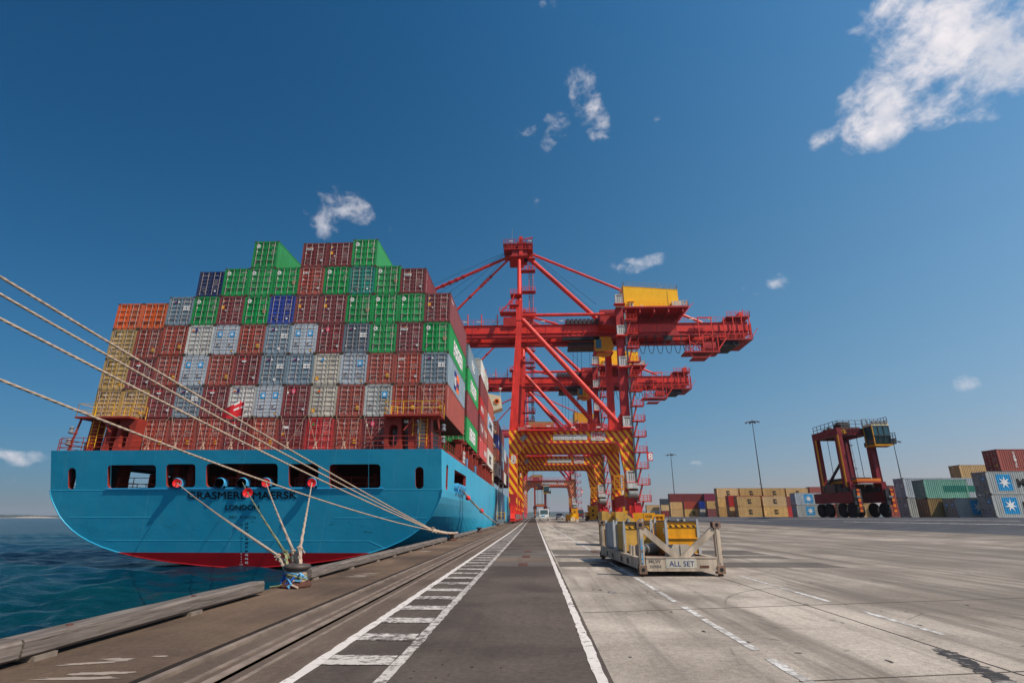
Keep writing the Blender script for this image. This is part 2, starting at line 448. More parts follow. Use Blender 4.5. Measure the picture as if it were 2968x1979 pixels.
def water_mat():
    m, nt, b = new_mat('harbour_water')
    oc = nt.node('ShaderNodeTexCoord').outputs['Object']
    n1 = nt.noise(nt.map(oc, scale=(.05, .11, 1)), 1.0, 4, .6)
    col = nt.mix(nt.ramp(n1, .35, .65), (.0, .022, .045), (.0, .037, .050))
    nt.put(b.inputs['Base Color'], col)
    b.inputs['Roughness'].default_value = .13
    b.inputs['Specular IOR Level'].default_value = .13
    b.inputs['IOR'].default_value = 1.33
    w1 = nt.noise(nt.map(oc, scale=(.6, 1.5, 1), rot=(0, 0, .35)), 1.0, 6, .62, .4)
    w2 = nt.noise(nt.map(oc, scale=(.14, .32, 1), rot=(0, 0, -.2)), 1.0, 4, .6)
    h = nt.math('ADD', nt.math('MULTIPLY', w1, .5), nt.math('MULTIPLY', w2, 1.2))
    bp = nt.node('ShaderNodeBump'); bp.inputs['Strength'].default_value = 1.0; bp.inputs['Distance'].default_value = .8
    nt.put(bp.inputs['Height'], h); nt.put(b.inputs['Normal'], bp.outputs[0])
    return m


M['water'] = water_mat()
M['hill'] = ground_mat('wooded_hills', lin(62, 78, 80), lin(50, 66, 66), lin(84, 92, 90), 2, .9)
M['sand'] = ground_mat('sandy_shore', lin(150, 132, 116), lin(112, 108, 100), lin(214, 186, 164), 2, .9)


# ------------------------------------------------------------------ mesh helpers
class MB:
    """collects faces with material slots and links them as one mesh object"""
    def __init__(s):
        s.v = []; s.f = []; s.m = []; s.mats = []

    def slot(s, m):
        if m not in s.mats: s.mats.append(m)
        return s.mats.index(m)

    def face(s, pts, m):
        b = len(s.v); s.v.extend(tuple(p) for p in pts)
        s.f.append(tuple(range(b, b + len(pts)))); s.m.append(s.slot(m))

    def grid(s, rows, m, close=False):
        """rows: list of equal-length point lists, joined by quads"""
        b = len(s.v); n = len(rows[0]); k = s.slot(m)
        for r in rows: s.v.extend(tuple(p) for p in r)
        for i in range(len(rows) - 1):
            for j in range(n if close else n - 1):
                j2 = (j + 1) % n
                s.f.append((b + i * n + j, b + i * n + j2, b + (i + 1) * n + j2, b + (i + 1) * n + j)); s.m.append(k)

    def box(s, x0, x1, y0, y1, z0, z1, m, skip=''):
        p = [(x, y, z) for z in (z0, z1) for y in (y0, y1) for x in (x0, x1)]
        q = {'b': (0, 2, 3, 1), 't': (4, 5, 7, 6), 'f': (0, 1, 5, 4), 'k': (2, 6, 7, 3), 'l': (0, 4, 6, 2), 'r': (1, 3, 7, 5)}
        b = len(s.v); s.v.extend(p); k = s.slot(m)
        for c, f in q.items():
            if c not in skip: s.f.append(tuple(b + i for i in f)); s.m.append(k)

    def bar(s, p, q, w, h, m, up=(0, 0, 1), w2=None, h2=None):
        """box-section member from p to q; w across, h along up"""
        p, q = Vector(p), Vector(q); d = (q - p)
        if d.length < 1e-6: return
        d.normalize(); up = Vector(up)
        if abs(d.dot(up)) > .98: up = Vector((0, 1, 0)) if abs(d.y) < .9 else Vector((1, 0, 0))
        r = d.cross(up).normalized(); u = r.cross(d)
        w2 = w if w2 is None else w2; h2 = h if h2 is None else h2
        a = [p + r * (sx * w / 2) + u * (sz * h / 2) for sx, sz in ((-1, -1), (1, -1), (1, 1), (-1, 1))]
        c = [q + r * (sx * w2 / 2) + u * (sz * h2 / 2) for sx, sz in ((-1, -1), (1, -1), (1, 1), (-1, 1))]
        b = len(s.v); s.v.extend(tuple(x) for x in a + c); k = s.slot(m)
        for f in ((0, 1, 2, 3), (7, 6, 5, 4), (0, 4, 5, 1), (1, 5, 6, 2), (2, 6, 7, 3), (3, 7, 4, 0)):
            s.f.append(tuple(b + i for i in f)); s.m.append(k)

    def tube(s, p, q, r, m, n=8, r2=None, caps=True):
        p, q = Vector(p), Vector(q); d = (q - p)
        if d.length < 1e-6: return
        d.normalize(); up = Vector((0, 0, 1)) if abs(d.z) < .95 else Vector((1, 0, 0))
        a = d.cross(up).normalized(); c = a.cross(d); r2 = r if r2 is None else r2
        ring = lambda o, rr: [o + (a * math.cos(2 * math.pi * i / n) + c * math.sin(2 * math.pi * i / n)) * rr for i in range(n)]
        A, B = ring(p, r), ring(q, r2)
        s.grid([A, B], m, close=True)
        if caps: s.face(A[::-1], m); s.face(B, m)

    def path(s, pts, r, m, n=6):
        pts = [Vector(p) for p in pts]; rows = []
        for i, p in enumerate(pts):
            d = (pts[min(i + 1, len(pts) - 1)] - pts[max(i - 1, 0)]).normalized()
            up = Vector((0, 0, 1)) if abs(d.z) < .95 else Vector((1, 0, 0))
            a = d.cross(up).normalized(); c = a.cross(d)
            rows.append([p + (a * math.cos(2 * math.pi * k / n) + c * math.sin(2 * math.pi * k / n)) * r for k in range(n)])
        s.grid(rows, m, close=True)
        s.face(rows[0][::-1], m); s.face(rows[-1], m)

    def rope(s, pts, r, m, n=9, twist=7.0, lobes=3, amp=.16):
        """laid rope: a lobed section that turns along the line"""
        pts = [Vector(p) for p in pts]; rows = []; L = 0
        for i, p in enumerate(pts):
            if i: L += (p - pts[i - 1]).length
            d = (pts[min(i + 1, len(pts) - 1)] - pts[max(i - 1, 0)]).normalized()
            up = Vector((0, 0, 1)) if abs(d.z) < .95 else Vector((1, 0, 0))
            a = d.cross(up).normalized(); c = a.cross(d)
            row = []
            for k in range(n):
                th = 2 * math.pi * k / n
                rr = r * (1 + amp * math.cos(lobes * (th + L * twist)))
                row.append(p + (a * math.cos(th) + c * math.sin(th)) * rr)
            rows.append(row)
        s.grid(rows, m, close=True)
        s.face(rows[0][::-1], m); s.face(rows[-1], m)

    def lathe(s, prof, c, m, n=20, ax='z', x0=0, x1=2 * math.pi):
        rows = []
        for r, h in prof:
            row = []
            for i in range(n):
                t = 2 * math.pi * i / n
                a, b = r * math.cos(t), r * math.sin(t)
                row.append({'z': (c[0] + a, c[1] + b, c[2] + h), 'x': (c[0] + h, c[1] + a, c[2] + b), 'y': (c[0] + a, c[1] + h, c[2] + b)}[ax])
            rows.append(row)
        s.grid(rows, m, close=True)
        s.face(rows[0][::-1], m); s.face(rows[-1], m)

    def prism(s, outline, axis, a, b, m):
        """extrude a 2-D outline along an axis ('x','y','z') from a to b"""
        def P(p, t): return {'x': (t, p[0], p[1]), 'y': (p[0], t, p[1]), 'z': (p[0], p[1], t)}[axis]
        A = [P(p, a) for p in outline]; B = [P(p, b) for p in outline]
        s.grid([A, B], m, close=True); s.face(A[::-1], m); s.face(B, m)

    def text(s, txt, o, ex, ey, h, m, width=None, align='l', bold=.012, font=None):
        """flat lettering, its cap height h, written from o along ex"""
        pts, tris, x0, x1, y1 = glyphs(txt, bold)
        if not pts: return
        k = h / y1; kx = k if width is None else width / (x1 - x0)
        sh = {'l': -x0, 'c': -(x0 + x1) / 2, 'r': -x1}[align]
        o, ex, ey = Vector(o), Vector(ex), Vector(ey)
        b = len(s.v); s.v.extend(tuple(o + ex * ((p[0] + sh) * kx) + ey * (p[1] * k)) for p in pts)
        sl_ = s.slot(m)
        for t in tris: s.f.append(tuple(b + i for i in t)); s.m.append(sl_)

    def mesh(s, name, smooth=False):
        me = bpy.data.meshes.new(name)
        me.from_pydata(s.v, [], s.f)
        for m in s.mats: me.materials.append(M[m] if isinstance(m, str) else m)
        me.polygons.foreach_set('material_index', s.m)
        if smooth: me.polygons.foreach_set('use_smooth', [True] * len(s.f))
        me.update()
        return me

    def build(s, name, parent=None, loc=(0, 0, 0), rotz=0.0, smooth=False):
        return link(name, s.mesh(name, smooth), parent, loc, rotz)


_gl = {}


def glyphs(txt, bold):
    key = (txt, bold)
    if key not in _gl:
        cu = bpy.data.curves.new('lettering', 'FONT')
        cu.body = txt; cu.size = 1.0; cu.offset = bold; cu.resolution_u = 3
        ob = bpy.data.objects.new('lettering', cu)
        COL.objects.link(ob)
        dg = bpy.context.evaluated_depsgraph_get(); dg.update()
        me = ob.evaluated_get(dg).to_mesh()
        pts = [tuple(v.co) for v in me.vertices]
        me.calc_loop_triangles()
        tris = [tuple(t.vertices) for t in me.loop_triangles]
        nz = [(pts[t[1]][0] - pts[t[0]][0]) * (pts[t[2]][1] - pts[t[0]][1]) - (pts[t[2]][0] - pts[t[0]][0]) * (pts[t[1]][1] - pts[t[0]][1]) for t in tris]
        tris = [t if z > 0 else t[::-1] for t, z in zip(tris, nz)]
        ob.evaluated_get(dg).to_mesh_clear()
        bpy.data.objects.remove(ob); bpy.data.curves.remove(cu)
        xs = [p[0] for p in pts] or [0, 1]
        _gl[key] = (pts, tris, min(xs), max(xs), .70)
    return _gl[key]


def link(name, data, parent=None, loc=(0, 0, 0), rotz=0.0):
    o = bpy.data.objects.new(name, data)
    COL.objects.link(o)
    o.location = loc; o.rotation_euler = (0, 0, rotz)
    if parent: o.parent = parent
    return o


def tag(o, label=None, cat=None, group=None, kind=None):
    if label: o['label'] = label
    if cat: o['category'] = cat
    if group: o['group'] = group
    if kind: o['kind'] = kind
    return o


def thing(name, label, cat, loc=(0, 0, 0), rotz=0.0, group=None):
    return tag(link(name, None, None, loc, rotz), label, cat, group)


def struct(o, label=None):
    return tag(o, label, None, None, 'structure')


def rrect(x0, x1, y0, y1, r, n=5):
    out = []
    for cx, cy, a0 in ((x1 - r, y0 + r, -90), (x1 - r, y1 - r, 0), (x0 + r, y1 - r, 90), (x0 + r, y0 + r, 180)):
        for i in range(n + 1):
            a = math.radians(a0 + 90 * i / n)
            out.append((cx + r * math.cos(a), cy + r * math.sin(a)))
    return out


def inside(p, poly):
    c = False; j = len(poly) - 1
    for i in range(len(poly)):
        if (poly[i][1] > p[1]) != (poly[j][1] > p[1]) and p[0] < (poly[j][0] - poly[i][0]) * (p[1] - poly[i][1]) / (poly[j][1] - poly[i][1]) + poly[i][0]:
            c = not c
        j = i
    return c


def plate(outer, holes, extra=()):
    """triangulate a flat plate with openings -> 2-D points, triangles"""
    pts = [Vector(p) for p in outer]; edges = [(i, (i + 1) % len(outer)) for i in range(len(outer))]
    for h in holes:
        b = len(pts); pts += [Vector(p) for p in h]
        edges += [(b + i, b + (i + 1) % len(h)) for i in range(len(h))]
    pts += [Vector(p) for p in extra]
    v, e, f, *_ = delaunay_2d_cdt(pts, edges, [], 0, 1e-5)
    tris = []
    for t in f:
        c = sum((v[i] for i in t), Vector((0, 0))) / len(t)
        if inside(c, outer) and not any(inside(c, h) for h in holes): tris.append(tuple(t))
    return [tuple(p) for p in v], tris


# ------------------------------------------------------------------ ground, water, far land
def smooth(t):
    t = max(0.0, min(1.0, t)); return t * t * (3 - 2 * t)


def gz(x, y):
    """height of the terminal surface: the yard lies a little higher than the quay"""
    r = smooth((x - 21) / 16.0)
    return 1.25 * r + min(1.0, .005 * max(0.0, y - 60)) * (1 - r)


YB = [-40, -10, 0, 10, 20, 30, 45, 60, 75, 90, 110, 130, 160, 200, 260, 330, 450, 700, 1200, 2200]


def sheet(name, xs, ys, m, dz=0.0, label=None):
    b = MB()
    b.grid([[(x, y, gz(x, y) + dz) for x in xs] for y in ys], m)
    return b


EDGE = -5.4
struct(sheet('quay_deck', [EDGE, -4.4, -3.62], YB[:-3], 'quay').build('quay_deck'))
kb = sheet('rail_strip', [-3.62, -3.36], YB[:-3], 'groove', -.09)
kb.grid([[(x, y, gz(x, y)) for x in (-3.36, -3.05, -2.86)] for y in YB[:-3]], 'quay_pale')
kb.grid([[(x, y, gz(x, y)) for x in (-2.80, -2.22)] for y in YB[:-3]], 'quay_pale')
for xa, xb in ((-2.86, -2.80),):
    kb.grid([[(x, y, gz(x, y) - .06) for x in (xa, xb)] for y in YB[:-3]], 'groove')
for x in (-3.62, -3.36, -2.86, -2.80):
    kb.grid([[(x, y, gz(x, y) - .1), (x, y, gz(x, y))] for y in YB[:-3]], 'groove')
for xa, xb, h in ((-3.53, -3.45, .0), (-3.10, -3.05, .012), (-2.95, -2.86, .012), (-2.69, -2.64, .006)):
    kb.grid([[(xa, y, gz(xa, y) - .09), (xa, y, gz(xa, y) + h), (xb, y, gz(xb, y) + h), (xb, y, gz(xb, y) - .09)] for y in YB[:-3]], 'rail_steel')
struct(kb.build('crane_rail_strip'))
struct(sheet('road', [-2.22, -1.4, -.5, .2, .69], YB, 'asphalt').build('road'))
struct(sheet('apron', [.69, 2, 4, 7, 10, 14, 18, 21, 23, 25, 27], YB, 'apron').build('concrete_apron'))
struct(sheet('yard', [27, 28.5, 30, 31.5, 33, 34.5, 36, 37, 60, 120, 300, 900], YB, 'yard').build('yard_ground'))
wl = MB()
for y0, y1 in zip(YB[:-3], YB[1:-2]):
    wl.face([(EDGE, y0, gz(0, y0)), (EDGE, y1, gz(0, y1)), (EDGE, y1, -6), (EDGE, y0, -6)], 'seawall')
struct(wl.build('quay_wall'))
wt = MB(); wt.grid([[(x, y, -2.45) for x in (-9000, -400, -120)] for y in (-300, 60, 400, 2000, 9000)], 'water')
wt.grid([[(x, y, -2.45) for x in (-120, -60, EDGE + .3)] for y in (240, 400, 2000, 9000)], 'water'); wt.grid([[(x, y, -2.45) for x in (-120, -60, EDGE + .3)] for y in (-300, 2)], 'water')
wr = random.Random(21)
WAVES = []
for i in range(34):
    lam = .7 * (9.0 ** (i / 33)); th = math.radians(62 + wr.gauss(0, 32)); WAVES.append((2 * math.pi / lam, math.cos(th), math.sin(th), wr.uniform(0, 6.28), .0105 * lam ** .85, lam))
rows = []; NR, NC = 250, 210
for r_ in range(NR + 1):
    y = 2 * (240 / 2) ** (r_ / NR); dy = y * (120 ** (1 / NR) - 1); row = []
    for c_ in range(NC + 1):
        s_ = c_ / NC; x = EDGE + .3 - (114.9) * (.25 * s_ + .75 * s_ ** 3)
        dx = 114.9 * (.25 + 2.25 * s_ * s_) / NC; cell = max(dx, dy)
        z = -2.45
        if 0 < r_ < NR and 0 < c_ < NC:
            for kk_, cx_, cy_, ph, am, lam in WAVES:
                if lam > 2.2 * cell: z += am * math.sin(kk_ * (x * cx_ + y * cy_) + ph)
        row.append((x, y, z))
    rows.append(row)
wt.grid([r_[::-1] for r_ in rows], 'water')
struct(wt.build('water', smooth=True))


def ridge(name, x0, x1, y, depth, hfun, m, n, base):
    b = MB(); rows = []
    for i in range(n + 1):
        x = x0 + (x1 - x0) * i / n; h = hfun(i, n)
        rows.append([(x, y, base), (x, y + depth * .05, base + h * .35), (x, y + depth * .4, base + h), (x, y + depth, base)])
    b.grid(rows, m)
    return struct(b.build(name, smooth=True))


rr = random.Random(5)
ridge('shore', -2600, -330, 1400, 160, lambda i, n: 5.5 + 2.2 * math.sin(i * .23) + 1.2 * rr.random(), 'hill', 120, -2.6)
ridge('sand_dunes', -2000, -1180, 1385, 30, lambda i, n: (3.2 + 2.6 * math.sin(i * .5 + .6)) * (.35 + .65 * math.sin(math.pi * i / n)) + .6 * rr.random(), 'sand', 60, -2.6)
ridge('hills', -900, 3400, 2400, 500, lambda i, n: 19 + 5 * math.sin(i * .17) + 3.5 * math.sin(i * .41) + 2 * rr.random(), 'hill', 160, .5)

M['joint'] = paint('joint_filler', lin(84, 76, 70), .9, var=.3, scale=4, rnd=0)
# road and apron markings, 4 mm above the surface they lie on
jr = random.Random(11)
def strip(b, x0, x1, y0, y1, m, dz=.004, step=6.0):
    ys = [y0]
    while ys[-1] < y1: ys.append(min(y1, ys[-1] + (.16 if ys[-1] < 26 else step)))
    j = lambda y: jr.uniform(-.011, .011) if 0 < y < 26 else 0.0
    b.grid([[(x0 + j(y), y, gz(x0, y) + dz), (x1 + j(y), y, gz(x1, y) + dz)] for y in ys], m)


b = MB(); strip(b, -2.26, -2.14, -5, 300, 'line'); struct(b.build('kerb_side_line'))
b = MB(); strip(b, -1.44, -1.32, -5, 300, 'line_worn'); struct(b.build('walkway_line'))
b = MB()
y = 1.55
while y < 130:
    n_ = 18 if y < 26 else 1; w_ = .38 if y < 26 else .4; z_ = gz(-2, y) + .008
    b.grid([[(-2.13 + .68 * i / n_, y + (jr.uniform(-.014, .014) if n_ > 1 else 0), z_), (-2.13 + .68 * i / n_, y + w_ + (jr.uniform(-.014, .014) if n_ > 1 else 0), z_)][::-1] for i in range(n_ + 1)], 'line_worn')
    y += 1.095
struct(b.build('walkway_bars'))
b = MB(); strip(b, .54, .645, -5, 300, 'line'); struct(b.build('lane_line'))
b = MB()
rg = random.Random(3)
for xx, w in ((2.42, .1), (5.08, .1)):
    y = 3.2 if xx < 4 else 4.6
    while y < 17:
        ln = rg.uniform(1.0, 2.4); strip(b, xx - w / 2, xx + w / 2, y, y + ln, 'line_conc'); y += ln + rg.uniform(.1, .5 if xx < 4 else 1.3)
strip(b, 2.38, 2.49, 25, 260, 'line_conc'); strip(b, 6.4, 6.52, 27, 60, 'line_conc'); strip(b, 5.0, 5.1, 34, 240, 'line_conc'); strip(b, 9.3, 9.42, 40, 250, 'line_conc')
struct(b.build('apron_lines'))
b = MB()
for x0, x1, ya, yb in ((31.2, 31.38, -10, 58), (30.2, 30.35, 74, 230), (33.4, 33.55, 40, 230)): strip(b, x0, x1, ya, yb, 'line_conc', .006)
struct(b.build('yard_lines'))
b = MB()
for y0, y1, m in ((16.9, 18.7, 'crossing'), (20.45, 21.6, 'crossing'), (22.2, 25.0, 'crossing')): b.grid([[(x, y, .0025) for x in (-1.3, .52)] for y in (y0, y1)], m); b.grid([[(x, y, .0025) for x in (.74, 9)] for y in (y0, y1)], m)
for y0, y1 in ((18.72, 20.43),): b.grid([[(x, y, .0028) for x in (-1.3, .52)] for y in (y0, y1)], 'quay_pale'); b.grid([[(x, y, .0028) for x in (.74, 4)] for y in (y0, y1)], 'apron')
for x, y in ((-.35, 17.6), (-.3, 20.9), (-.28, 23.9), (2.6, 17.7), (2.5, 23.8)): b.box(x - .14, x + .14, y - .45, y + .45, 0, .012, 'rusty_iron', 'b')
struct(b.build('cable_slot_crossing'))
b = MB()
for pts in ([(.73, 9.05), (4.6, 9.95), (14, 12.1)], [(2.35, 5.55), (4.55, 5.95), (9, 6.7)], [(4.52, 3), (4.5, 9.95), (4.46, 17), (4.4, 60)]):
    for p, q in zip(pts[:-1], pts[1:]): b.bar((p[0], p[1], .002), (q[0], q[1], .002), .014, .006, 'joint')
struct(b.build('apron_joints'))
b = MB()
def arc_mark(cx, cy, r, a0, a1, w):
    n = 28; rows = []
    for i in range(n + 1):
        a = math.radians(a0 + (a1 - a0) * i / n); c, s_ = math.cos(a), math.sin(a)
        rows.append([(cx + (r - w) * c, cy + (r - w) * s_, gz(cx + r * c, 0) + .003), (cx + r * c, cy + r * s_, gz(cx + r * c, 0) + .003)])
    b.grid(rows, 'tyre')
arc_mark(10.2, 14.5, 2.6, 100, 250, .05); arc_mark(13.8, 14.2, 2.9, 120, 260, .06); arc_mark(13, 27, 8, 170, 290, .1); arc_mark(6.5, 9.2, 3.4, 110, 170, .035)
struct(b.build('tyre_marks'))
b = MB()
rg = random.Random(8)
def blot(cx, cy, rx, ry, m, dz=.0035, n=22, rot=0):
    out = []
    for i in range(n):
        a = 2 * math.pi * i / n; k = rg.uniform(.55, 1.1)
        x, y = rx * k * math.cos(a), ry * k * math.sin(a)
        out.append((cx + x * math.cos(rot) - y * math.sin(rot), cy + x * math.sin(rot) + y * math.cos(rot), gz(cx, cy) + dz))
    b.face(out, m)
for t in range(9): blot(4.45 - t * .05, 6.7 - t * .2, .11 + .03 * rg.random(), .2, 'oil', .0035 + t * .0003)
for _ in range(46): blot(rg.uniform(.9, 7.5), rg.uniform(4.6, 16), rg.uniform(.015, .05), rg.uniform(.02, .07), 'oil', .003)
for _ in range(26): blot(rg.uniform(-1.2, .4), rg.uniform(4.6, 13), rg.uniform(.008, .02), rg.uniform(.01, .03), 'groove', .003)
blot(1.5, 11.4, .1, .22, 'oil')
struct(b.build('oil_spots'))
b = MB()
for cx, cy, rx, ry, r in ((-4.1, 5.55, .42, .06, .12), (-4.15, 5.38, .45, .06, .1), (-4.45, 5.9, .34, .05, .3), (-4.3, 6.05, .2, .07, 0), (-3.95, 6.2, .1, .04, 0), (-4.35, 14.0, .35, .1, .2), (-4.3, 14.35, .35, .09, .2), (-4.25, 14.7, .3, .08, .2), (-4.6, 24, .3, .3, 0)): blot(cx, cy, rx, ry, 'line_quay', .004, 18, r)
struct(b.build('quay_paint_remains'))


# ------------------------------------------------------------------ the ship
CX, HB = -23.35, 16.06            # centre line, half beam
TK, TTOP, TY0 = .29, 6.5, 42.6    # raked transom: y = TY0 + TK*(TTOP - z)
ty = lambda z: TY0 + TK * (TTOP - z)
ship = thing('container_ship', 'blue container ship with red underbody moored stern-on along the quay', 'ship', (CX, 42.6, -2.45))
SX, SY, SZ = ship.location
def sbuild(b, name, parent=None, smooth=False):
    """part of the ship, modelled in world coordinates"""
    b.v = [(x - SX, y - SY, z - SZ) for x, y, z in b.v]
    return b.build(name, parent or ship, smooth=smooth)


def sbuildw(b, name, parent=None, smooth=False):
    """same, but the object keeps world coordinates for its paint"""
    o = b.build(name, parent or ship, smooth=smooth)
    o.location = (-SX, -SY, -SZ) if (parent is None or parent is ship) else (0, 0, 0)
    return o


hull = MB()
CURVE = [(16.06, 3.45), (15.98, 2.9), (15.77, 2.4), (15.5, 1.9), (15.22, 1.41), (14.75, .88), (14.2, .38), (13.5, -.1), (12.75, -.5), (11.6, -.97), (10.4, -1.33), (9.0, -1.64), (7.6, -1.88), (5.6, -2.14), (3.6, -2.33), (1.8, -2.46), (0, -2.52)]
# transom plate in (half-breadth, z), with its openings
outer = [(-HB, TTOP), (-HB, 5.0)] + [(-a, z) for a, z in CURVE] + [(a, z) for a, z in CURVE[-2::-1]] + [(HB, 5.0), (HB, TTOP)]
outer = outer[::-1]
WIN = [(-11.27, -7.23, 3.58, 5.36, .28), (-6.38, -3.96, 3.64, 5.42, .28), (-3.08, 2.81, 3.64, 5.44, .3), (3.71, 6.13, 3.64, 5.40, .28), (7.02, 11.15, 3.55, 5.36, .28), (-14.58, -13.93, 3.5, 5.16, .32), (13.95, 14.62, 3.48, 5.14, .32)]
holes = [rrect(a, b_, c, d, r) for a, b_, c, d, r in WIN]
pts, tris = plate(outer, holes)
b0 = len(hull.v)
hull.v += [(CX + x, ty(z), z) for x, z in pts]
k = hull.slot('hull')
for t in tris: hull.f.append(tuple(b0 + i for i in t)); hull.m.append(k)
k2 = 'ship_red'
for h in holes:
    hull.grid([[(CX + x, ty(z), z) for x, z in h], [(CX + x, ty(z) + .3, z) for x, z in h]], k2, close=True)
# sides above the knuckle, with openings
for sgn in (1, -1):
    so_ = [(ty(6.5), 6.5), (ty(5.0), 5.0), (ty(3.45), 3.45), (60, 3.45), (80, 3.45), (110, 3.45), (160, 3.45), (250, 3.45), (250, 6.5), (160, 6.5), (110, 6.5), (80, 6.5), (60, 6.5)]
    sh = [rrect(45.35, 46.35, 3.5, 5.55, .3), rrect(50.2, 58.9, 3.62, 5.52, .2)]
    pts, tris = plate(so_, sh)
    b0 = len(hull.v); xx = CX + sgn * HB
    hull.v += [(xx, y, z) for y, z in pts]
    for t in tris: hull.f.append(tuple(b0 + i for i in t)); hull.m.append(k)
    for h in sh: hull.grid([[(xx, y, z) for y, z in h], [(xx - sgn * .3, y, z) for y, z in h]], k2, close=True)
    # forward end, fining to the bow
    bow = [(HB, 250), (HB * .97, 268), (HB * .85, 288), (HB * .6, 308), (HB * .28, 324), (.2, 332)]
    hull.grid([[(CX + sgn * hb, y, 6.5 + max(0, y - 290) * .06), (CX + sgn * hb, y, 3.45), (CX + sgn * hb * .96, y, -2.6)] for hb, y in bow], 'hull')
# run of the hull below the knuckle, from the transom curve to the full midship section
MID = [(16.06, 3.45), (16.06, 2.9), (16.06, 2.35), (16.06, 1.75), (16.06, 1.1), (16.06, .4), (16.06, -.4), (16.06, -1.2), (16.06, -2.0), (16.06, -2.9), (16.06, -3.9), (16.0, -5), (15.8, -6.2), (15, -7.5), (11, -8.6), (5, -9), (0, -9)]
for sgn in (1, -1):
    rows = []
    for y in [0, 1.5, 3, 5, 7, 9, 11, 13, 15, 18, 21, 24, 28, 32, 36, 40, 45, 50, 60]:
        s = smooth(y / 46.0) ** .8
        row = []
        for (a, z), (a2, z2) in zip(CURVE, MID):
            zz = z + (z2 - z) * s
            row.append((CX + sgn * (a + (a2 - a) * s), ty(z) + y, zz))
        rows.append(row)
    rows.append([(CX + sgn * a, 250, z) for a, z in MID])
    hull.grid(rows, 'hull')
# name, port, number and draught marks on the transom
nrm = Vector((0, -1, -TK)).normalized(); exv = Vector((1, 0, 0)); eyv = Vector((0, -TK, 1)).normalized()
def tt(txt, xc, z, h, w=None, m='black', bold=.02, thick=0.0):
    for q_ in ((-1, 1) if thick else ()):
        hull.text(txt, tuple(Vector((xc + q_ * thick, ty(z), z)) + nrm * (.016 + .004 * q_)), exv, eyv, h, m, w, 'c', bold)
        hull.text(txt, tuple(Vector((xc, ty(z + q_ * thick), z + q_ * thick)) + nrm * (.028 + .004 * q_)), exv, eyv, h, m, w, 'c', bold)
    hull.text(txt, (xc, ty(z), z) + nrm * .012 if False else tuple(Vector((xc, ty(z), z)) + nrm * .012), exv, eyv, h, m, w, 'c', bold)
tt('GRASMERE', -25.52, 2.76, .56, 4.75, bold=0, thick=.024); tt('MAERSK', -20.76, 2.76, .56, 3.6, bold=0, thick=.024)
tt('LONDON', -23.42, 1.9, .40, 2.75, bold=0, thick=.016)
tt('IMO', -24.2, 1.23, .22, .6, bold=0); tt('9193276', -22.95, 1.23, .22, 1.3, bold=0)
for i in range(11): tt(str(53 - i), -23.05, .78 - .297 * i, .17, .27, 'black' if i < 8 else 'mark_white', .03)
for i in range(16): tt('14M' if i == 0 else ('13M' if i == 5 else ('12M' if i == 15 else str((8, 6, 4, 2)[i % 5 - 1 if i % 5 else 0]))), -23.48, .7 - .2 * i, .11, .26 if i in (0, 5, 15) else .1, 'black' if i < 11 else 'mark_white', .01)
hob = sbuildw(hull, 'hull')
hob.data.polygons.foreach_set('use_smooth', [False] * len(hull.f))
# mooring deck inside the stern
b = MB()
b.box(CX - HB + .3, CX + HB - .3, 43.7, 62, 3.3, 3.44, 'ship_red'); b.box(CX - HB + .3, CX + HB - .3, 43.2, 62, 5.75, 5.95, 'ship_red')
b.box(CX - HB + .3, CX + HB - .3, 62, 62.2, 3.3, 5.95, 'ship_red'); b.box(CX - HB + .02, CX + HB - .02, 62.2, 300, 6.3, 6.42, 'ship_red')
b.box(CX - HB + .02, CX + HB - .02, 42.75, 62.2, 6.32, 6.42, 'ship_red')
sbuild(b, 'mooring_deck')
for x, y in ((-34.3, 50), (-32.6, 52), (-27, 49), (-19.5, 50), (-13.2, 49.5), (-9.8, 53)):
    b = MB(); b.lathe([(.9, -.9), (.9, -.8), (.45, -.75), (.45, .75), (.9, .8), (.9, .9)], (x, y, 4.45), 'ship_red', 14, 'x')
    b.box(x - 1.3, x - 1.0, y - .6, y + .6, 3.44, 5.1, 'ship_red'); b.box(x + 1.0, x + 1.5, y - .8, y + .8, 3.44, 5.3, 'ship_red')
    sbuild(b, 'mooring_winch')
for x in (-36.2, -31.2, -29.9, -25.5, -20, -17.5, -12.5, -10.8):
    b = MB(); b.box(x - .25, x + .25, 46.5, 47.4, 3.44, 5.75, 'ship_red'); sbuild(b, 'deck_pillar')
def railing(b, pts, h, m, rails=3, step=1.6, r=.028, posts=True):
    for p, q in zip(pts[:-1], pts[1:]):
        p, q = Vector(p), Vector(q)
        for i in range(rails): z = h * (i + 1) / rails; b.tube(p + Vector((0, 0, z)), q + Vector((0, 0, z)), r, m, 5, caps=False)
        n = max(1, round((q - p).length / step))
        if posts:
            for i in range(n + 1): c = p + (q - p) * (i / n); b.tube(c, c + Vector((0, 0, h)), r * 1.15, m, 5, caps=False)
b = MB()
for a, c, z0, z1, r in [(w[0], w[1], w[2], w[3], 0) for w in WIN[:5]]: railing(b, [(CX + a + .05, 44.4, 3.44), (CX + c - .05, 44.4, 3.44)], 1.0, 'ship_red', 2, 1.2)
for x in (-37.9, -8.5): railing(b, [(x - .7, 44.6, 3.44), (x + .7, 44.6, 3.44)], 1.1, 'ship_red', 3, .7)
for xx in (CX - HB + .4, CX + HB - .4): railing(b, [(xx, 50.2, 3.44), (xx, 58.9, 3.44)], 1.0, 'ship_red', 3, 1.2)
sbuild(b, 'mooring_deck_railing')
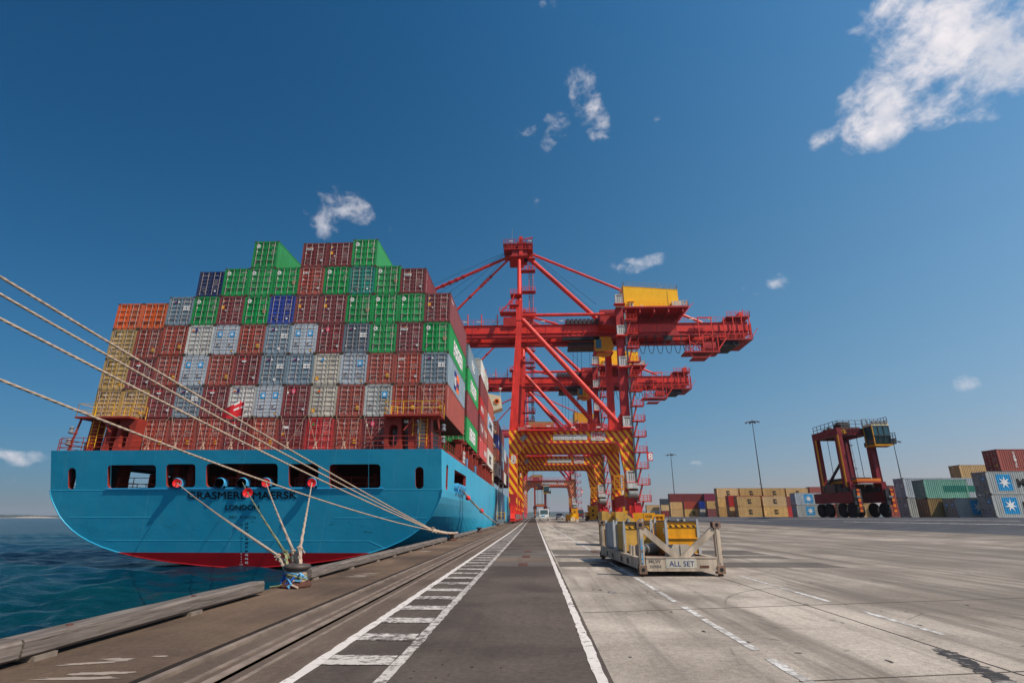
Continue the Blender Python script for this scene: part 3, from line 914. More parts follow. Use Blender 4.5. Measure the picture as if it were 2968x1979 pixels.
# fairleads standing on the ledge under the openings
b = MB(); b.box(CX - 11.4, CX + 11.4, ty(3.5) - .07, ty(3.5) - .002, 3.49, 3.54, 'pale_blue'); sbuild(b, 'fairlead_ledge')
FAIR = [-28.85, -25.25, -23.42, -21.5, -17.75]
for x in FAIR:
    b = MB(); z0, ro, ri = 3.95, .42, .25; y0, y1 = 43.2, 43.8
    b.lathe([(ro * .9, 0), (ro, .08), (ro * .97, .3), (ro * .9, .7), (ri, .7), (ri, .3), (ri * 1.1, .1), (ro * .9, 0)], (x, y0, z0), 'pale_blue', 22, 'y')
    b.box(x - .42, x + .42, y0 + .1, y1, 3.55, 3.72, 'pale_blue')
    b.box(x - .42, x - .3, y0 + .1, y1, 3.55, 4.0, 'pale_blue'); b.box(x + .3, x + .42, y0 + .1, y1, 3.55, 4.0, 'pale_blue')
    sbuild(b, 'fairlead', smooth=False)
for y in (51.6, 53.4, 55.0, 56.6):
    b = MB(); b.lathe([(.34, 0), (.42, .1), (.42, .5), (.25, .5), (.25, .1), (.34, 0)], (CX + HB - .25, y, 3.95), 'pale_blue', 16, 'x'); b.box(CX + HB - .3, CX + HB + .2, y - .42, y + .42, 3.5, 3.62, 'pale_blue')
    sbuild(b, 'fairlead')
M['seam'] = paint('hull_weld_seam', lin(62, 182, 214), .5, rnd=0)
b = MB()
for z, x0, x1 in ((3.43, -HB, HB), (1.34, -14.6, -7.5), (1.3, 7.3, 15.0), (-.44, -11.5, 10.2)):
    b.bar((CX + x0 + .1, ty(z), z), (CX + x1 - .1, ty(z), z), .016, .03, 'seam')
for x in (-11, 10.2, 12.2): b.bar((CX + x, ty(6.4), 6.4), (CX + x, ty(3.5), 3.5), .02, .012, 'seam', up=(0, 1, 0))
b.bar((CX + 10.2, ty(-.44), -.44), (CX + 11.5, ty(-1.0), -1.0), .016, .03, 'seam')
# rounded rim along the curve
for sgn in (1, -1):
    pts = [(CX + sgn * (a + .02), ty(z) - .01, z) for a, z in CURVE]
    b.path(pts, .05, 'hull', 6)
sbuildw(b, 'weld_seams')
# rail on the after deck edge
b = MB(); railing(b, [(CX - HB + .3, 43.0, 6.45), (CX + HB - .3, 43.0, 6.45)], 1.15, 'ship_red', 3, 1.9, .03)
for s in (1, -1): railing(b, [(CX + s * (HB - .15), 43.0, 6.45), (CX + s * (HB - .15), 100, 6.45)], 1.05, 'ship_red', 3, 1.3, .03)
sbuild(b, 'deck_railing')
# after lashing towers at both corners
for sgn in (-1, 1):
    b = MB(); X = lambda d: CX + sgn * d
    def col(d0, d1, y0, y1, z0, z1, lean=0.0):
        # box column with a lightening hole seen through fore and aft
        oc_ = [(d0, z0), (d1, z0), (d1 - lean, z1), (d0 - lean, z1)]
        w = d1 - d0; hs = [rrect(d0 + .28 * w - lean * .5, d1 - .24 * w - lean * .5, z0 + .5, z1 - .6, .2 * w)] if w > .8 else []
        pts, tris = plate(oc_, hs)
        for yy in (y0, y1):
            b1 = len(b.v); b.v.extend((X(x), yy, z) for x, z in pts); kk = b.slot('ship_red')
            for t in tris: b.f.append(tuple(b1 + i for i in t)); b.m.append(kk)
        for loop in [oc_] + hs:
            b.grid([[(X(x), y0, z) for x, z in loop], [(X(x), y1, z) for x, z in loop]], 'ship_red', close=True)
    col(14.35, 14.85, 44.4, 45.5, 6.42, 9.35, .1); col(12.95, 13.5, 44.5, 45.5, 6.42, 9.35, .15); col(10.95, 12.45, 44.4, 45.6, 6.42, 9.35, .25)
    b.box(X(10.9) if sgn > 0 else X(15.7), X(15.7) if sgn > 0 else X(10.9), 43.6, 45.7, 9.35, 9.5, 'ship_red')
    b.bar((X(13.4), 44.0, 9.3), (X(12.6), 44.0, 8.2), .12, .12, 'ship_red'); b.bar((X(15.4), 44.0, 9.3), (X(15.9), 44.0, 6.5), .12, .12, 'ship_red')
    for z in (7.1, 8.1): b.tube((X(15.4), 44, z), (X(16.0), 43.9, z), .05, 'ship_red'); 
    tw = sbuild(b, 'lashing_tower')
    b = MB()
    for z in (7.1, 8.1): b.lathe([(.16, 0), (.2, .06), (.2, .16), (.14, .2), (.14, .42), (.2, .46), (.12, .56)], (X(15.95), 43.9, z), 'lamp', 12)
    sbuildp = b; sbuildp.v = [(x - SX, y - SY, z - SZ) for x, y, z in b.v]; sbuildp.build('deck_lamp', tw)
    b = MB(); railing(b, [(X(10.95), 45.6, 9.5), (X(10.95), 43.7, 9.5), (X(15.65), 43.7, 9.5), (X(15.65), 45.6, 9.5)], 1.1, 'rail_yellow', 2, 1.6, .024)
    railing(b, [(X(11.9), 44.2, 9.5), (X(11.4), 44.2, 9.5)], .8, 'rail_yellow', 2, .5, .026)
    for dx in (13.3, 13.9, 14.5): b.tube((X(dx), 44.25, 6.9 if dx != 13.3 else 7.8), (X(dx), 44.25, 9.3), .03, 'rail_yellow', 5)
    for i in range(8): b.tube((X(13.9), 44.25, 7 + i * .3), (X(14.5), 44.25, 7 + i * .3), .018, 'rail_yellow', 5)
    for z in (8.7, 8.0): b.tube((X(13.3), 44.25, z), (X(13.9), 44.25, z), .02, 'rail_yellow', 5)
    b.v = [(x - SX, y - SY, z - SZ) for x, y, z in b.v]; b.build('handrail', tw)
# stanchions that carry the outboard stacks along the side
for sgn in (1, -1):
    for y in (57.9, 60.4, 64.4, 68.4, 72.6, 75.3, 81.6, 88.2, 92.4, 96.6, 101.2):
        b = MB(); xx = CX + sgn * (HB - .75)
        b.box(xx - .32, xx + .32, y - .3, y + .3, 6.42, 9.28, 'ship_red'); b.box(xx - .6, xx + .5, y - .45, y + .45, 9.1, 9.3, 'ship_red')
        sbuild(b, 'stanchion')
b = MB(); xx = CX + HB - .1
b.box(xx - .06, xx, 57.0, 58.5, 6.6, 8.0, 'white_box'); b.text('NO SMOKING', (xx + .004, 57.1, 7.5), (0, 1, 0), (0, 0, 1), .22, 'mark_red', 1.3); b.text('SAFETY FIRST', (xx + .004, 57.1, 7.0), (0, 1, 0), (0, 0, 1), .18, 'mark_dark', 1.3)
sbuild(b, 'notice_board')
for y in (60.2, 69.5):
    b = MB(); b.box(CX + HB - .3, CX + HB - .05, y - .25, y + .25, 6.45, 7.5, 'pale_blue'); sbuild(b, 'vent_head')
# accommodation block with bridge wing, funnel
b = MB()
b.box(CX - 14, CX + 14.6, 103.6, 113, 6.4, 24.4, 'ship_cream'); b.box(CX - 11, CX + 13.2, 104, 112, 24.4, 27.2, 'ship_cream')
for z in (9.5, 12.4, 15.3, 18.2, 21.1): b.box(CX - 15, CX + 15.4, 103.0, 113.4, z, z + .18, 'ship_cream')
b.box(CX + 12, CX + 12.9, 102.8, 103.6, 6.4, 27.8, 'ship_cream')
b.box(CX + 14.6, CX + 15.6, 103.6, 107, 6.4, 12.6, 'ship_cream')
ab = sbuild(b, 'accommodation')
b = MB()
b.prism([(CX + 12, 25.0), (CX + 17.0, 24.0), (CX + 17.3, 21.6), (CX + 15.5, 21.0), (CX + 12, 22.6)], 'y', 103.0, 106.2, 'ship_cream')
b.lathe([(.55, 0), (.55, .1), (.3, .1), (.3, 0)], (CX + 16.3, 102.85, 22.9), 'mark_orange', 14, 'y')
b.tube((CX + 16.9, 104, 24), (CX + 16.9, 104, 25.4), .05, 'white_box'); b.lathe([(0.05, 0), (.3, .15), (.3, .35), (.05, .5)], (CX + 16.9, 104, 25.4), 'white_box', 10)
b.v = [(x - SX, y - SY, z - SZ) for x, y, z in b.v]; b.build('bridge_wing', ab)
for z in (10.6, 13.5, 16.4, 19.3, 22.4):
    b = MB()
    for y in (105, 107, 109, 111): b.box(CX + 14.58, CX + 14.64, y, y + .8, z, z + .9, 'glass')
    b.v = [(x - SX, y - SY, z - SZ) for x, y, z in b.v]; b.build('window', ab)
b = MB(); b.box(CX - 5, CX + 5, 93, 101.5, 6.4, 26, 'pale_blue'); b.box(CX - 3, CX + 3, 94, 100, 26, 29, 'black'); sbuild(b, 'funnel')
# lashing rods crossing the lower tiers
COLX = [-39.53 + 1.22 + 2.463 * i for i in range(13)]
for i in range(13):
    if i in (0,): zs = [(9.8, 12.4)]
    elif i == 12: zs = [(9.8, 12.4)]
    else: zs = [(6.75, 9.85)]
    for z0, z1 in zs:
        b = MB(); x = COLX[i]
        b.tube((x - .15, 45.2, z0 + .1), (x + 1.12, 45.76, z1 - .05), .022, 'lash', 5); b.tube((x + .15, 45.25, z0 + .1), (x - 1.12, 45.76, z1 - .05), .022, 'lash', 5)
        if z0 < 7:
            b.tube((x - .15, 45.2, z0 + .1), (x + .08, 45.3, z0 + .75), .06, 'rope', 6); b.tube((x + .15, 45.25, z0 + .1), (x - .08, 45.32, z0 + .75), .06, 'rope', 6)
        sbuild(b, 'lashing_rod')
b = MB()
b.box(-39.4, -7.3, 45.9, 58.2, 6.5, 6.74, 'ship_red')
b.box(-37.6, -9.3, 60.2, 101.5, 6.5, 6.74, 'ship_red')
sbuild(b, 'hatch_cover')


# ------------------------------------------------------------------ shipping containers
CW = 1.219
_cm = {}


def corr(L, y0, y1, pitch=.278, depth=.036):
    """trapezoid corrugation along a side: list of (y, depth)"""
    out = [(y0, 0.0)]; y = y0 + .04
    while y + pitch < y1:
        out += [(y + .07, 0), (y + .07 + .068, depth), (y + .07 + .14, depth), (y + .07 + .208, 0)]; y += pitch
    out.append((y1, 0.0)); return out


def side_decals(b, L, H, liv, sx):
    """markings painted on the long side that faces +X (sx=1) or -X"""
    x = sx * (CW + .002)
    ex = Vector((0, sx, 0)); ez = Vector((0, 0, 1))
    a = lambda y: y if sx > 0 else L - y        # distance along the side as read
    O = lambda y, z: (x, a(y), z)
    def panel(y0, y1, z0, z1, m):
        pr = corr(L, .16, L - .16); lo, hi = sorted((a(y0), a(y1)))
        rows = [[], []]
        ys = [p for p in pr if lo < p[0] < hi]
        def dep(y):
            for (ya, da), (yb, db) in zip(pr[:-1], pr[1:]):
                if ya <= y <= yb: return da + (db - da) * (y - ya) / max(1e-6, yb - ya)
            return 0
        for y, d in [(lo, dep(lo))] + ys + [(hi, dep(hi))]:
            xx = sx * (CW - .012 - d + .008); rows[0].append((xx, y, z0)); rows[1].append((xx, y, z1))
        b.grid(rows if sx > 0 else rows[::-1], m)
    def star(y, z, r):
        pts = []
        for i in range(14):
            t = math.pi * i / 7; q = r if i % 2 == 0 else r * .36
            pts.append(Vector(O(y, z)) + ex * (q * math.sin(t)) + ez * (q * math.cos(t)) + Vector((sx * .006, 0, 0)))
        b.face(pts, 'mark_white')
    T = lambda s, y, z, h, m, w=None, bold=.03: b.text(s, O(y, z), ex, ez, h, m, w, 'l', bold)
    if liv == 'evergreen': T('EVERGREEN', 2.9, .72, 1.35, 'mark_white', 6.6, .05)
    elif liv == 'maersk40':
        panel(1.2, 3.1, .45, H - .4, 'mark_blue'); star(2.15, H / 2 + .05, .82); T('MAERSK', 3.7, .9, 1.05, 'mark_dark', 5.6, .04)
    elif liv == 'maersk20': panel(2.0, 3.9, .4, H - .35, 'mark_blue'); star(2.95, H / 2 + .03, .8)
    elif liv == 'maersk_text': panel(.8, 2.6, .45, H - .4, 'mark_blue'); star(1.7, H / 2, .8); T('MAERSK', 3.2, .8, 1.2, 'mark_dark', 6.0, .04)
    elif liv == 'msc': T('m', 2.7, 1.42, .62, 'mark_dark', .92, .05); T('sc', 2.72, .72, .62, 'mark_dark', .95, .05); T('m', 2.6, 1.25, .2, 'mark_dark', .5, .05)
    elif liv == 'msc_white': T('MSC', 3.6, .7, 1.3, 'mark_dark', 4.6, .05)
    elif liv == 'fedline':
        panel(3.9, 5.5, .5, 2.3, 'mark_navy'); panel(5.5, 7.4, .5, 2.3, 'mark_orange'); T('P&O', 4.05, .95, .8, 'mark_white', 1.3, .04); T('Ned', 5.65, .95, .8, 'mark_navy', 1.5, .04)
        T('7', 10.9, 1.6, .6, 'mark_white')
    elif liv == 'hsud': T('HAMBURG SÜD', 1.0, .9, .8, 'mark_white', 4.2, .03)
    elif liv == 'kline': T('"K" LINE', 1.1, 1.0, .8, 'mark_white', 3.8, .03)
    elif liv == 'ponl': T('P&O', 3.6, .8, 1.1, 'mark_white', 3.4, .03)
    elif liv == 'triton': T('TRITON', .75, H - .62, .2, 'mark_white', 1.0) ; b.text('T', O(.5, H - .6), ex, ez, .26, 'mark_white')
    elif liv == 'vert':
        for i, ch in enumerate('TTNU 98401'): T(ch, .45, H - .5 - i * .2, .15, 'mark_white')
    elif liv == 'vert_big':
        for i, ch in enumerate('CAPITAL'): T(ch, 2.0, H - .6 - i * .29, .25, 'mark_white', .3)
    elif liv == 'box_text': T('GRAND', 1.0, 1.0, .7, 'mark_dark', 3.4, .03)
    elif liv == 'blue_m': T('M', 2.4, .7, 1.2, 'mark_white', 2.4, .04)
    elif liv == 'patch': panel(2.6, 9.6, .85, 1.75, 'c_teal')


def body_mesh(col, L, H, livR=None, livL=None, ends='door'):
    key = ('b', col, L, H, livR, livL, ends)
    if key in _cm: return _cm[key]
    b = MB(); c = 'c_' + col; p = .12
    for sx in (1, -1):
        prof = corr(L, .16, L - .16)
        r0 = [(sx * (CW - .012 - d), y, .15) for y, d in prof]; r1 = [(sx * (CW - .012 - d), y, H - .09) for y, d in prof]
        b.grid([r0, r1] if sx > 0 else [r1, r0], c)
        b.box(min(sx * (CW - .07), sx * (CW - .004)), max(sx * (CW - .07), sx * (CW - .004)), .16, L - .16, 0.02, .15, c)
        b.box(min(sx * (CW - .07), sx * (CW - .006)), max(sx * (CW - .07), sx * (CW - .006)), .16, L - .16, H - .09, H - .01, c)
        for y0, y1 in ((0.01, .16), (L - .16, L - .01)):
            b.box(min(sx * (CW - .13), sx * (CW - .003)), max(sx * (CW - .13), sx * (CW - .003)), y0, y1, .12, H - .12, c)
            for z0, z1 in ((0, .13), (H - .13, H)):
                b.box(min(sx * (CW - .18), sx * CW), max(sx * (CW - .18), sx * CW), max(0, y0 - .01), y1 + .01 if y0 < 1 else L, z0, z1, 'casting')
        if (livR if sx > 0 else livL): side_decals(b, L, H, livR if sx > 0 else livL, sx)
    b.face([(-CW + .07, 0.1, H - .04), (CW - .07, 0.1, H - .04), (CW - .07, L - .1, H - .04), (-CW + .07, L - .1, H - .04)], c)
    b.face([(-CW + .07, .1, .05), (-CW + .07, L - .1, .05), (CW - .07, L - .1, .05), (CW - .07, .1, .05)], 'under')
    # front end wall (corrugated) and door frame
    pr = corr(2 * CW, -CW + .13, CW - .13, .25, .045)
    b.grid([[(x, L - .02 - d, H - .12) for x, d in pr], [(x, L - .02 - d, .12) for x, d in pr]], c)
    b.box(-CW + .18, CW - .18, L - .1, L - .008, .02, .13, c); b.box(-CW + .18, CW - .18, L - .1, L - .008, H - .12, H - .01, c)
    b.box(-CW + .18, CW - .18, .008, .12, 0.01, .13, c); b.box(-CW + .18, CW - .18, .012, .14, H - .13, H - .015, c)
    b.box(-CW + .125, CW - .125, .09, .11, .12, H - .12, 'gasket')
    _cm[key] = b.mesh('container_body'); return _cm[key]


def lines(b, x0, z, w, n, h, m, rg, dz=.085):
    for i in range(n):
        x = x0 + rg.uniform(0, .2) * w
        while x < x0 + w * rg.uniform(.6, .95):
            l = rg.uniform(.05, .12); b.face([(x, -.004, z - i * dz), (x + l, -.004, z - i * dz), (x + l, -.004, z - i * dz + h), (x, -.004, z - i * dz + h)], m); x += l + .08


def ring(b, cx, cz, ro, ri, m, y=-.006, n=20):
    for i in range(n):
        a0, a1 = 2 * math.pi * i / n, 2 * math.pi * (i + 1) / n
        P = lambda r, a: (cx + r * math.cos(a), y, cz + r * math.sin(a))
        b.face([P(ri, a0), P(ro, a0), P(ro, a1), P(ri, a1)] if ri else [P(0, a0), P(ro, a0), P(ro, a1)], m)


def quad(b, x0, x1, z0, z1, m, y=-.005): b.face([(x0, y, z0), (x1, y, z0), (x1, y, z1), (x0, y, z1)], m)


def door_mesh(col, H, liv, side, seed):
    key = ('d', col, H, liv, side, seed)
    if key in _cm: return _cm[key]
    b = MB(); c = 'c_' + col; rg = random.Random(seed * 7 + (side > 0))
    x0, x1 = (-1.09, -.012) if side < 0 else (.012, 1.09)
    zb, zt = .14, H - .135
    bands = 4 if liv in ('ever', 'orange', 'red') else 6
    prof = [(zb, 0)]; gap = (zt - zb - .1) / bands
    for i in range(bands):
        z0 = zb + .05 + gap * i
        prof += [(z0 + gap * .18, 0), (z0 + gap * .30, .045), (z0 + gap * .78, .045), (z0 + gap * .90, 0)]
    prof.append((zt, 0))
    if liv == 'star': prof = [(zb, 0), (zt, 0)] if side else prof
    b.grid([[(x0 + .05, .03 + d, z), (x1 - .05, .03 + d, z)] for z, d in prof], c)
    b.box(x0, x0 + .05, .018, .09, zb, zt, c); b.box(x1 - .05, x1, .018, .09, zb, zt, c)
    b.box(x0 + .05, x1 - .05, .022, .06, zb, zb + .05, c); b.box(x0 + .05, x1 - .05, .022, .06, zt - .05, zt, c)
    for i in range(5): z = zb + .2 + (zt - zb - .4) * i / 4; xx = x0 if side < 0 else x1; b.box(xx - .03, xx + .03, .0, .05, z - .06, z + .06, c)
    if liv == 'star':
        for i in range(1, 8): z = zb + (zt - zb) * i / 8; b.box(x0 + .06, x1 - .06, .0, .03, z - .02, z + .02, c)
    xc = (x0 + x1) / 2
    yb = -.004; L_ = side < 0
    # markings as they are painted on each kind of door
    if liv == 'ever':
        if L_:
            ring(b, xc - .2, H - .55, .2, .075, 'mark_white'); ring(b, xc - .26, H - 1.15, .07, 0, 'mark_white'); quad(b, xc - .36, xc - .16, .5, .8, 'mark_grey')
        else:
            lines(b, xc - .12, H - .42, .62, 2, .075, 'mark_text', rg, .15); lines(b, xc + .05, H - 1.0, .42, 7, .05, 'mark_text', rg, .09); quad(b, xc + .1, xc + .4, 1.1, 1.5, 'c_dirty_tan') if rg.random() < .3 else None
    elif liv in ('triton', 'tex', 'ots', 'gtc', 'flor', 'hsud', 'capital'):
        if L_:
            if liv == 'triton': ring(b, xc + .22, H - .55, .075, 0, 'mark_white'); lines(b, xc - .38, H - .5, .36, 1, .05, 'mark_text', rg)
            if liv == 'tex': b.text('tex', (xc - .25, yb, H - .95), (1, 0, 0), (0, 0, 1), .3, 'mark_white', .55, 'l', .05); quad(b, xc - .35, xc - .1, H - 1.5, H - 1.36, 'mark_yellow')
            if liv == 'ots': b.text('OTS', (xc - .32, yb, H - .72), (1, 0, 0), (0, 0, 1), .2, 'mark_white', .6, 'l', .04); ring(b, xc - .2, H - 1.3, .07, 0, 'mark_white')
            if liv == 'gtc': quad(b, xc - .36, xc + .36, H - .78, H - .56, 'mark_white', -.003); b.text('GTC', (xc - .3, -.007, H - .75), (1, 0, 0), (0, 0, 1), .16, 'mark_dark', .6, 'l', .03); ring(b, xc - .3, H - 1.1, .07, 0, 'mark_white'); b.face([(xc + .05, -.005, H - .5), (xc + .2, -.005, H - .5), (xc + .125, -.005, H - .38)], 'mark_yellow')
            if liv == 'flor':
                quad(b, xc - .38, xc - .08, H - .72, H - .38, 'mark_navy'); b.face([(xc - .34, -.008, H - .66), (xc - .2, -.008, H - .66), (xc - .1, -.008, H - .42), (xc - .26, -.008, H - .42)], 'mark_yellow')
                quad(b, xc - .38, xc - .1, H - 1.3, H - .98, 'mark_yellow'); b.face([(xc + .0, -.005, H - 1.42), (xc + .1, -.005, H - 1.56), (xc + .2, -.005, H - 1.42)], 'mark_white')
            if liv == 'hsud': quad(b, xc + .1, xc + .42, H - .78, H - .36, 'mark_pink'); b.text('HS', (xc + .16, -.008, H - .66), (1, 0, 0), (0, 0, 1), .14, 'mark_white', .2); quad(b, xc - .3, xc - .16, H - .8, H - .6, 'mark_white')
            if liv == 'capital': quad(b, xc + .02, xc + .4, H - .5, H - .36, 'mark_red'); quad(b, xc + .02, xc + .4, H - .72, H - .58, 'mark_white')
            quad(b, xc - .36, xc - .2, .55, .8, 'mark_grey'); lines(b, xc - .1, .45, .4, 2, .04, 'mark_text', rg)
        else:
            lines(b, xc - .25, H - .45, .68, 2, .06, 'mark_text', rg, .14)
            lines(b, xc - .22, H - 1.1, .6, 5, .055, 'mark_text', rg, .12)
            if liv in ('triton',): quad(b, xc + .0, xc + .28, .62, .95, 'mark_yellow')
            if liv in ('hsud', 'capital', 'gtc', 'ots'): quad(b, xc + .1, xc + .28, .6, .82, 'mark_white')
    elif liv == 'ponl':
        if L_: b.face([(xc - .1, -.005, H - .7), (xc + .2, -.005, H - .55), (xc + .2, -.005, H - .45), (xc - .1, -.005, H - .5)], 'mark_navy'); quad(b, xc - .1, xc + .04, H - .6, H - .48, 'mark_red'); quad(b, xc + .26, xc + .4, H - .62, H - .48, 'mark_white'); quad(b, xc - .4, xc - .28, .6, .8, 'mark_white')
        else:
            lines(b, xc - .3, H - .45, .7, 2, .055, 'mark_text', rg, .13)
            for zz in (H - 1.15, H - 1.38): quad(b, xc - .28, xc + .02, zz, zz + .17, 'mark_white'); quad(b, xc + .08, xc + .36, zz, zz + .17, 'mark_white')
            if seed % 3 == 0: ring(b, xc - .3, .5, .13, 0, 'mark_white')
    elif liv in ('star', 'star1'):
        if liv == 'star' or not L_:
            quad(b, xc - .26, xc + .26, H - 1.2, H - .68, 'mark_blue')
            pts = [(xc + (.21 if i % 2 == 0 else .08) * math.sin(math.pi * i / 7), -.009, H - .94 + (.21 if i % 2 == 0 else .08) * math.cos(math.pi * i / 7)) for i in range(14)][::-1]
            b.face(pts[::-1], 'mark_white')
        quad(b, xc - .2, xc - .02, .9, 1.1, 'mark_grey'); lines(b, xc - .3, H - .4, .6, 2, .045, 'mark_grey', rg, .1)
        if not L_: quad(b, xc + .1, xc + .3, .25, .38, 'mark_yellow')
    elif liv == 'msc':
        if L_: quad(b, xc - .4, xc - .12, H - .62, H - .36, 'mark_dark'); b.text('msc', (xc - .38, -.008, H - .54), (1, 0, 0), (0, 0, 1), .12, 'c_mustard', .22); ring(b, xc + .2, H - .5, .08, 0, 'mark_white'); quad(b, xc - .35, xc - .18, .8, 1.0, 'mark_grey')
        else: quad(b, xc + .1, xc + .42, .35, .55, 'mark_yellow'); lines(b, xc - .3, H - .5, .5, 2, .04, 'mark_dark', rg, .1)
    elif liv == 'orange':
        lines(b, xc - .3, .5, .6, 2, .08, 'mark_dark', rg, .12); lines(b, xc - .1, H - .8, .5, 5, .05, 'c_dirty_tan' if not L_ else 'c_orange', rg, .12)
    elif liv == 'white':
        if L_: quad(b, xc + .0, xc + .3, H - .66, H - .34, 'mark_navy'); quad(b, xc - .3, xc - .05, H - .6, H - .48, 'mark_orange')
        else: lines(b, xc - .3, H - .4, .6, 2, .045, 'mark_grey', rg, .1)
        quad(b, xc - .2, xc + .0, .35, .5, 'mark_grey')
    elif liv == 'cream':
        if L_: b.face([(xc - .05, -.005, H - .7), (xc + .2, -.005, H - .7), (xc + .3, -.005, H - .45), (xc + .05, -.005, H - .5)], 'mark_orange' if seed % 2 else 'mark_blue'); quad(b, xc - .4, xc - .1, .4, .75, 'mark_yellow')
        else: lines(b, xc - .25, H - .45, .6, 4, .055, 'mark_grey', rg, .13)
    elif liv == 'plain':
        lines(b, xc - .3, H - .45, .6, 1, .06, 'mark_text', rg)
        if not L_: lines(b, xc - .2, H - .9, .5, 7, .05, 'mark_text', rg, .1); quad(b, xc - .05, xc + .12, .45, .62, 'mark_white')
        else: quad(b, xc + .0, xc + .2, .4, .6, 'mark_grey')
    elif liv == 'red':
        if L_: b.face([(xc - .2, -.005, H - .7), (xc + .1, -.005, H - .7), (xc - .05, -.005, H - .4)], 'c_green'); ring(b, xc + .3, H - .45, .06, 0, 'mark_navy'); quad(b, xc - .1, xc + .2, 1.2, 1.32, 'mark_dark')
        else: lines(b, xc - .2, H - .4, .5, 5, .05, 'mark_text', rg, .28)
    _cm[key] = b.mesh('container_door'); return _cm[key]


def bar_mesh(x, H):
    key = ('bar', x, H)
    if key in _cm: return _cm[key]
    b = MB()
    b.tube((x, -.012, .06), (x, -.012, H - .05), .02, 'bar', 6)
    for z in (.1, H - .1): b.box(x - .04, x + .04, -.03, .02, z - .04, z + .04, 'casting')
    b.bar((x, -.03, .82), (x + (.34 if x in (-.86, .3) else -.3), -.03, .78), .025, .035, 'bar')
    _cm[key] = b.mesh('locking_bar'); return _cm[key]


def container(col, L, H, liv, loc, label, group, rotz=0.0, livR=None, livL=None, doors=True, seed=0, name='shipping_container'):
    t = thing(name, label, 'container', loc, rotz, group)
    link('body', body_mesh(col, L, H, livR, livL), t)
    if doors:
        for side in (-1, 1):
            d = link('door', door_mesh(col, H, liv, side, seed % 4), t)
            for x in ((-.86, -.3) if side < 0 else (.3, .86)): link('locking_bar', bar_mesh(x, H), d)
    return t


S8, S9 = 2.591, 2.896
# stern bay, tier by tier from the deck up; columns counted from the seaward side
LOOK = {'brown': ('rust brown', 'brown', 'triton'), 'maroon': ('maroon', 'maroon', 'capital'), 'hsud': ('maroon', 'maroon', 'hsud'), 'tex': ('maroon', 'maroon', 'tex'), 'gtc': ('dark maroon', 'maroon', 'gtc'),
        'flor': ('maroon', 'maroon', 'flor'), 'ots': ('red brown', 'rust_red', 'ots'), 'ever': ('bright green', 'green', 'ever'), 'slate': ('slate grey', 'slate', 'ponl'), 'dslate': ('dark slate', 'dark_slate', 'ponl'),
        'star': ('pale grey', 'pale_grey', 'star'), 'star1': ('light grey', 'pale_grey', 'star1'), 'msc': ('mustard yellow', 'mustard', 'msc'), 'orange': ('orange', 'orange', 'orange'), 'white': ('white', 'white', 'white'),
        'cream': ('stained cream', 'cream', 'cream'), 'navy': ('navy blue', 'navy', 'plain'), 'blue': ('royal blue', 'blue', 'plain'), 'teal': ('teal green', 'teal', 'plain'), 'red': ('bright red', 'red', 'red'), 'putty': ('dirty grey', 'putty', 'star1')}
TIERS = [
    [None, 'msc', 'brown', 'brown', 'brown', 'maroon', 'brown', 'tex', 'red', 'brown', 'hsud', 'slate', None],
    ['msc', 'msc', 'maroon', 'slate', 'maroon', 'white', 'star', 'hsud', 'cream', 'brown', 'putty', 'brown', 'brown'],
    ['msc', 'maroon', 'brown', 'star', 'brown', 'maroon', 'slate', 'slate', 'cream', 'star1', 'brown', 'ots', 'slate'],
    ['msc', 'brown', 'brown', 'white', 'star', 'brown', 'slate', 'star', 'hsud', 'dslate', 'ever', 'gtc', 'ever'],
    ['orange', 'orange', 'slate', 'ever', 'flor', 'ever', 'blue', 'flor', 'flor', 'ever', 'ever', 'ever', 'flor'],
    [None, None, None, 'navy', 'ever', 'ever', 'ever', 'ots', 'ever', 'teal', 'ever', 'gtc', None],
    [None, None, None, None, None, 'ever', None, 'gtc', 'flor', 'ever', None, None, None]]
SHORT = {(1, 0), (1, 1), (4, 0), (4, 1), (5, 11), (6, 7), (6, 8), (5, 3)}
ORD = ['', 'second', 'third', 'fourth', 'fifth', 'sixth', 'seventh']
TN = ['lowest', 'second', 'third', 'fourth', 'fifth', 'sixth', 'topmost']
SIDE13 = {1: 'vert', 2: 'fedline', 3: 'evergreen', 4: 'triton'}
for c in range(13):
    z = 6.76 if 0 < c < 12 else 9.72
    for t in range(7):
        k = TIERS[t][c]
        if k is None: continue
        H = S8 if (t, c) in SHORT else S9
        nm, col, liv = LOOK[k]
        row = [i for i in range(13) if TIERS[t][i]]
        i0, i1 = row.index(c), len(row) - 1 - row.index(c)
        where = ('at the seaward end' if i0 == 0 else 'at the quayside end' if i1 == 0 else f'{ORD[i0]} from the seaward end' if i0 <= i1 else f'{ORD[i1]} from the quayside end')
        lab = f'{nm} container {where} of the {TN[t]} tier above the transom'
        if t == 0: z = 6.76
        if t == 1: z = 9.72
        livR = SIDE13.get(t) if c == 12 else ('vert' if (t, c) == (5, 11) else None)
        container(col, 12.19, H, liv, (COLX[c], 45.8, z), lab, 'containers stacked over the stern', 0, livR, None, True, c * 5 + t * 3)
        z += H + .02
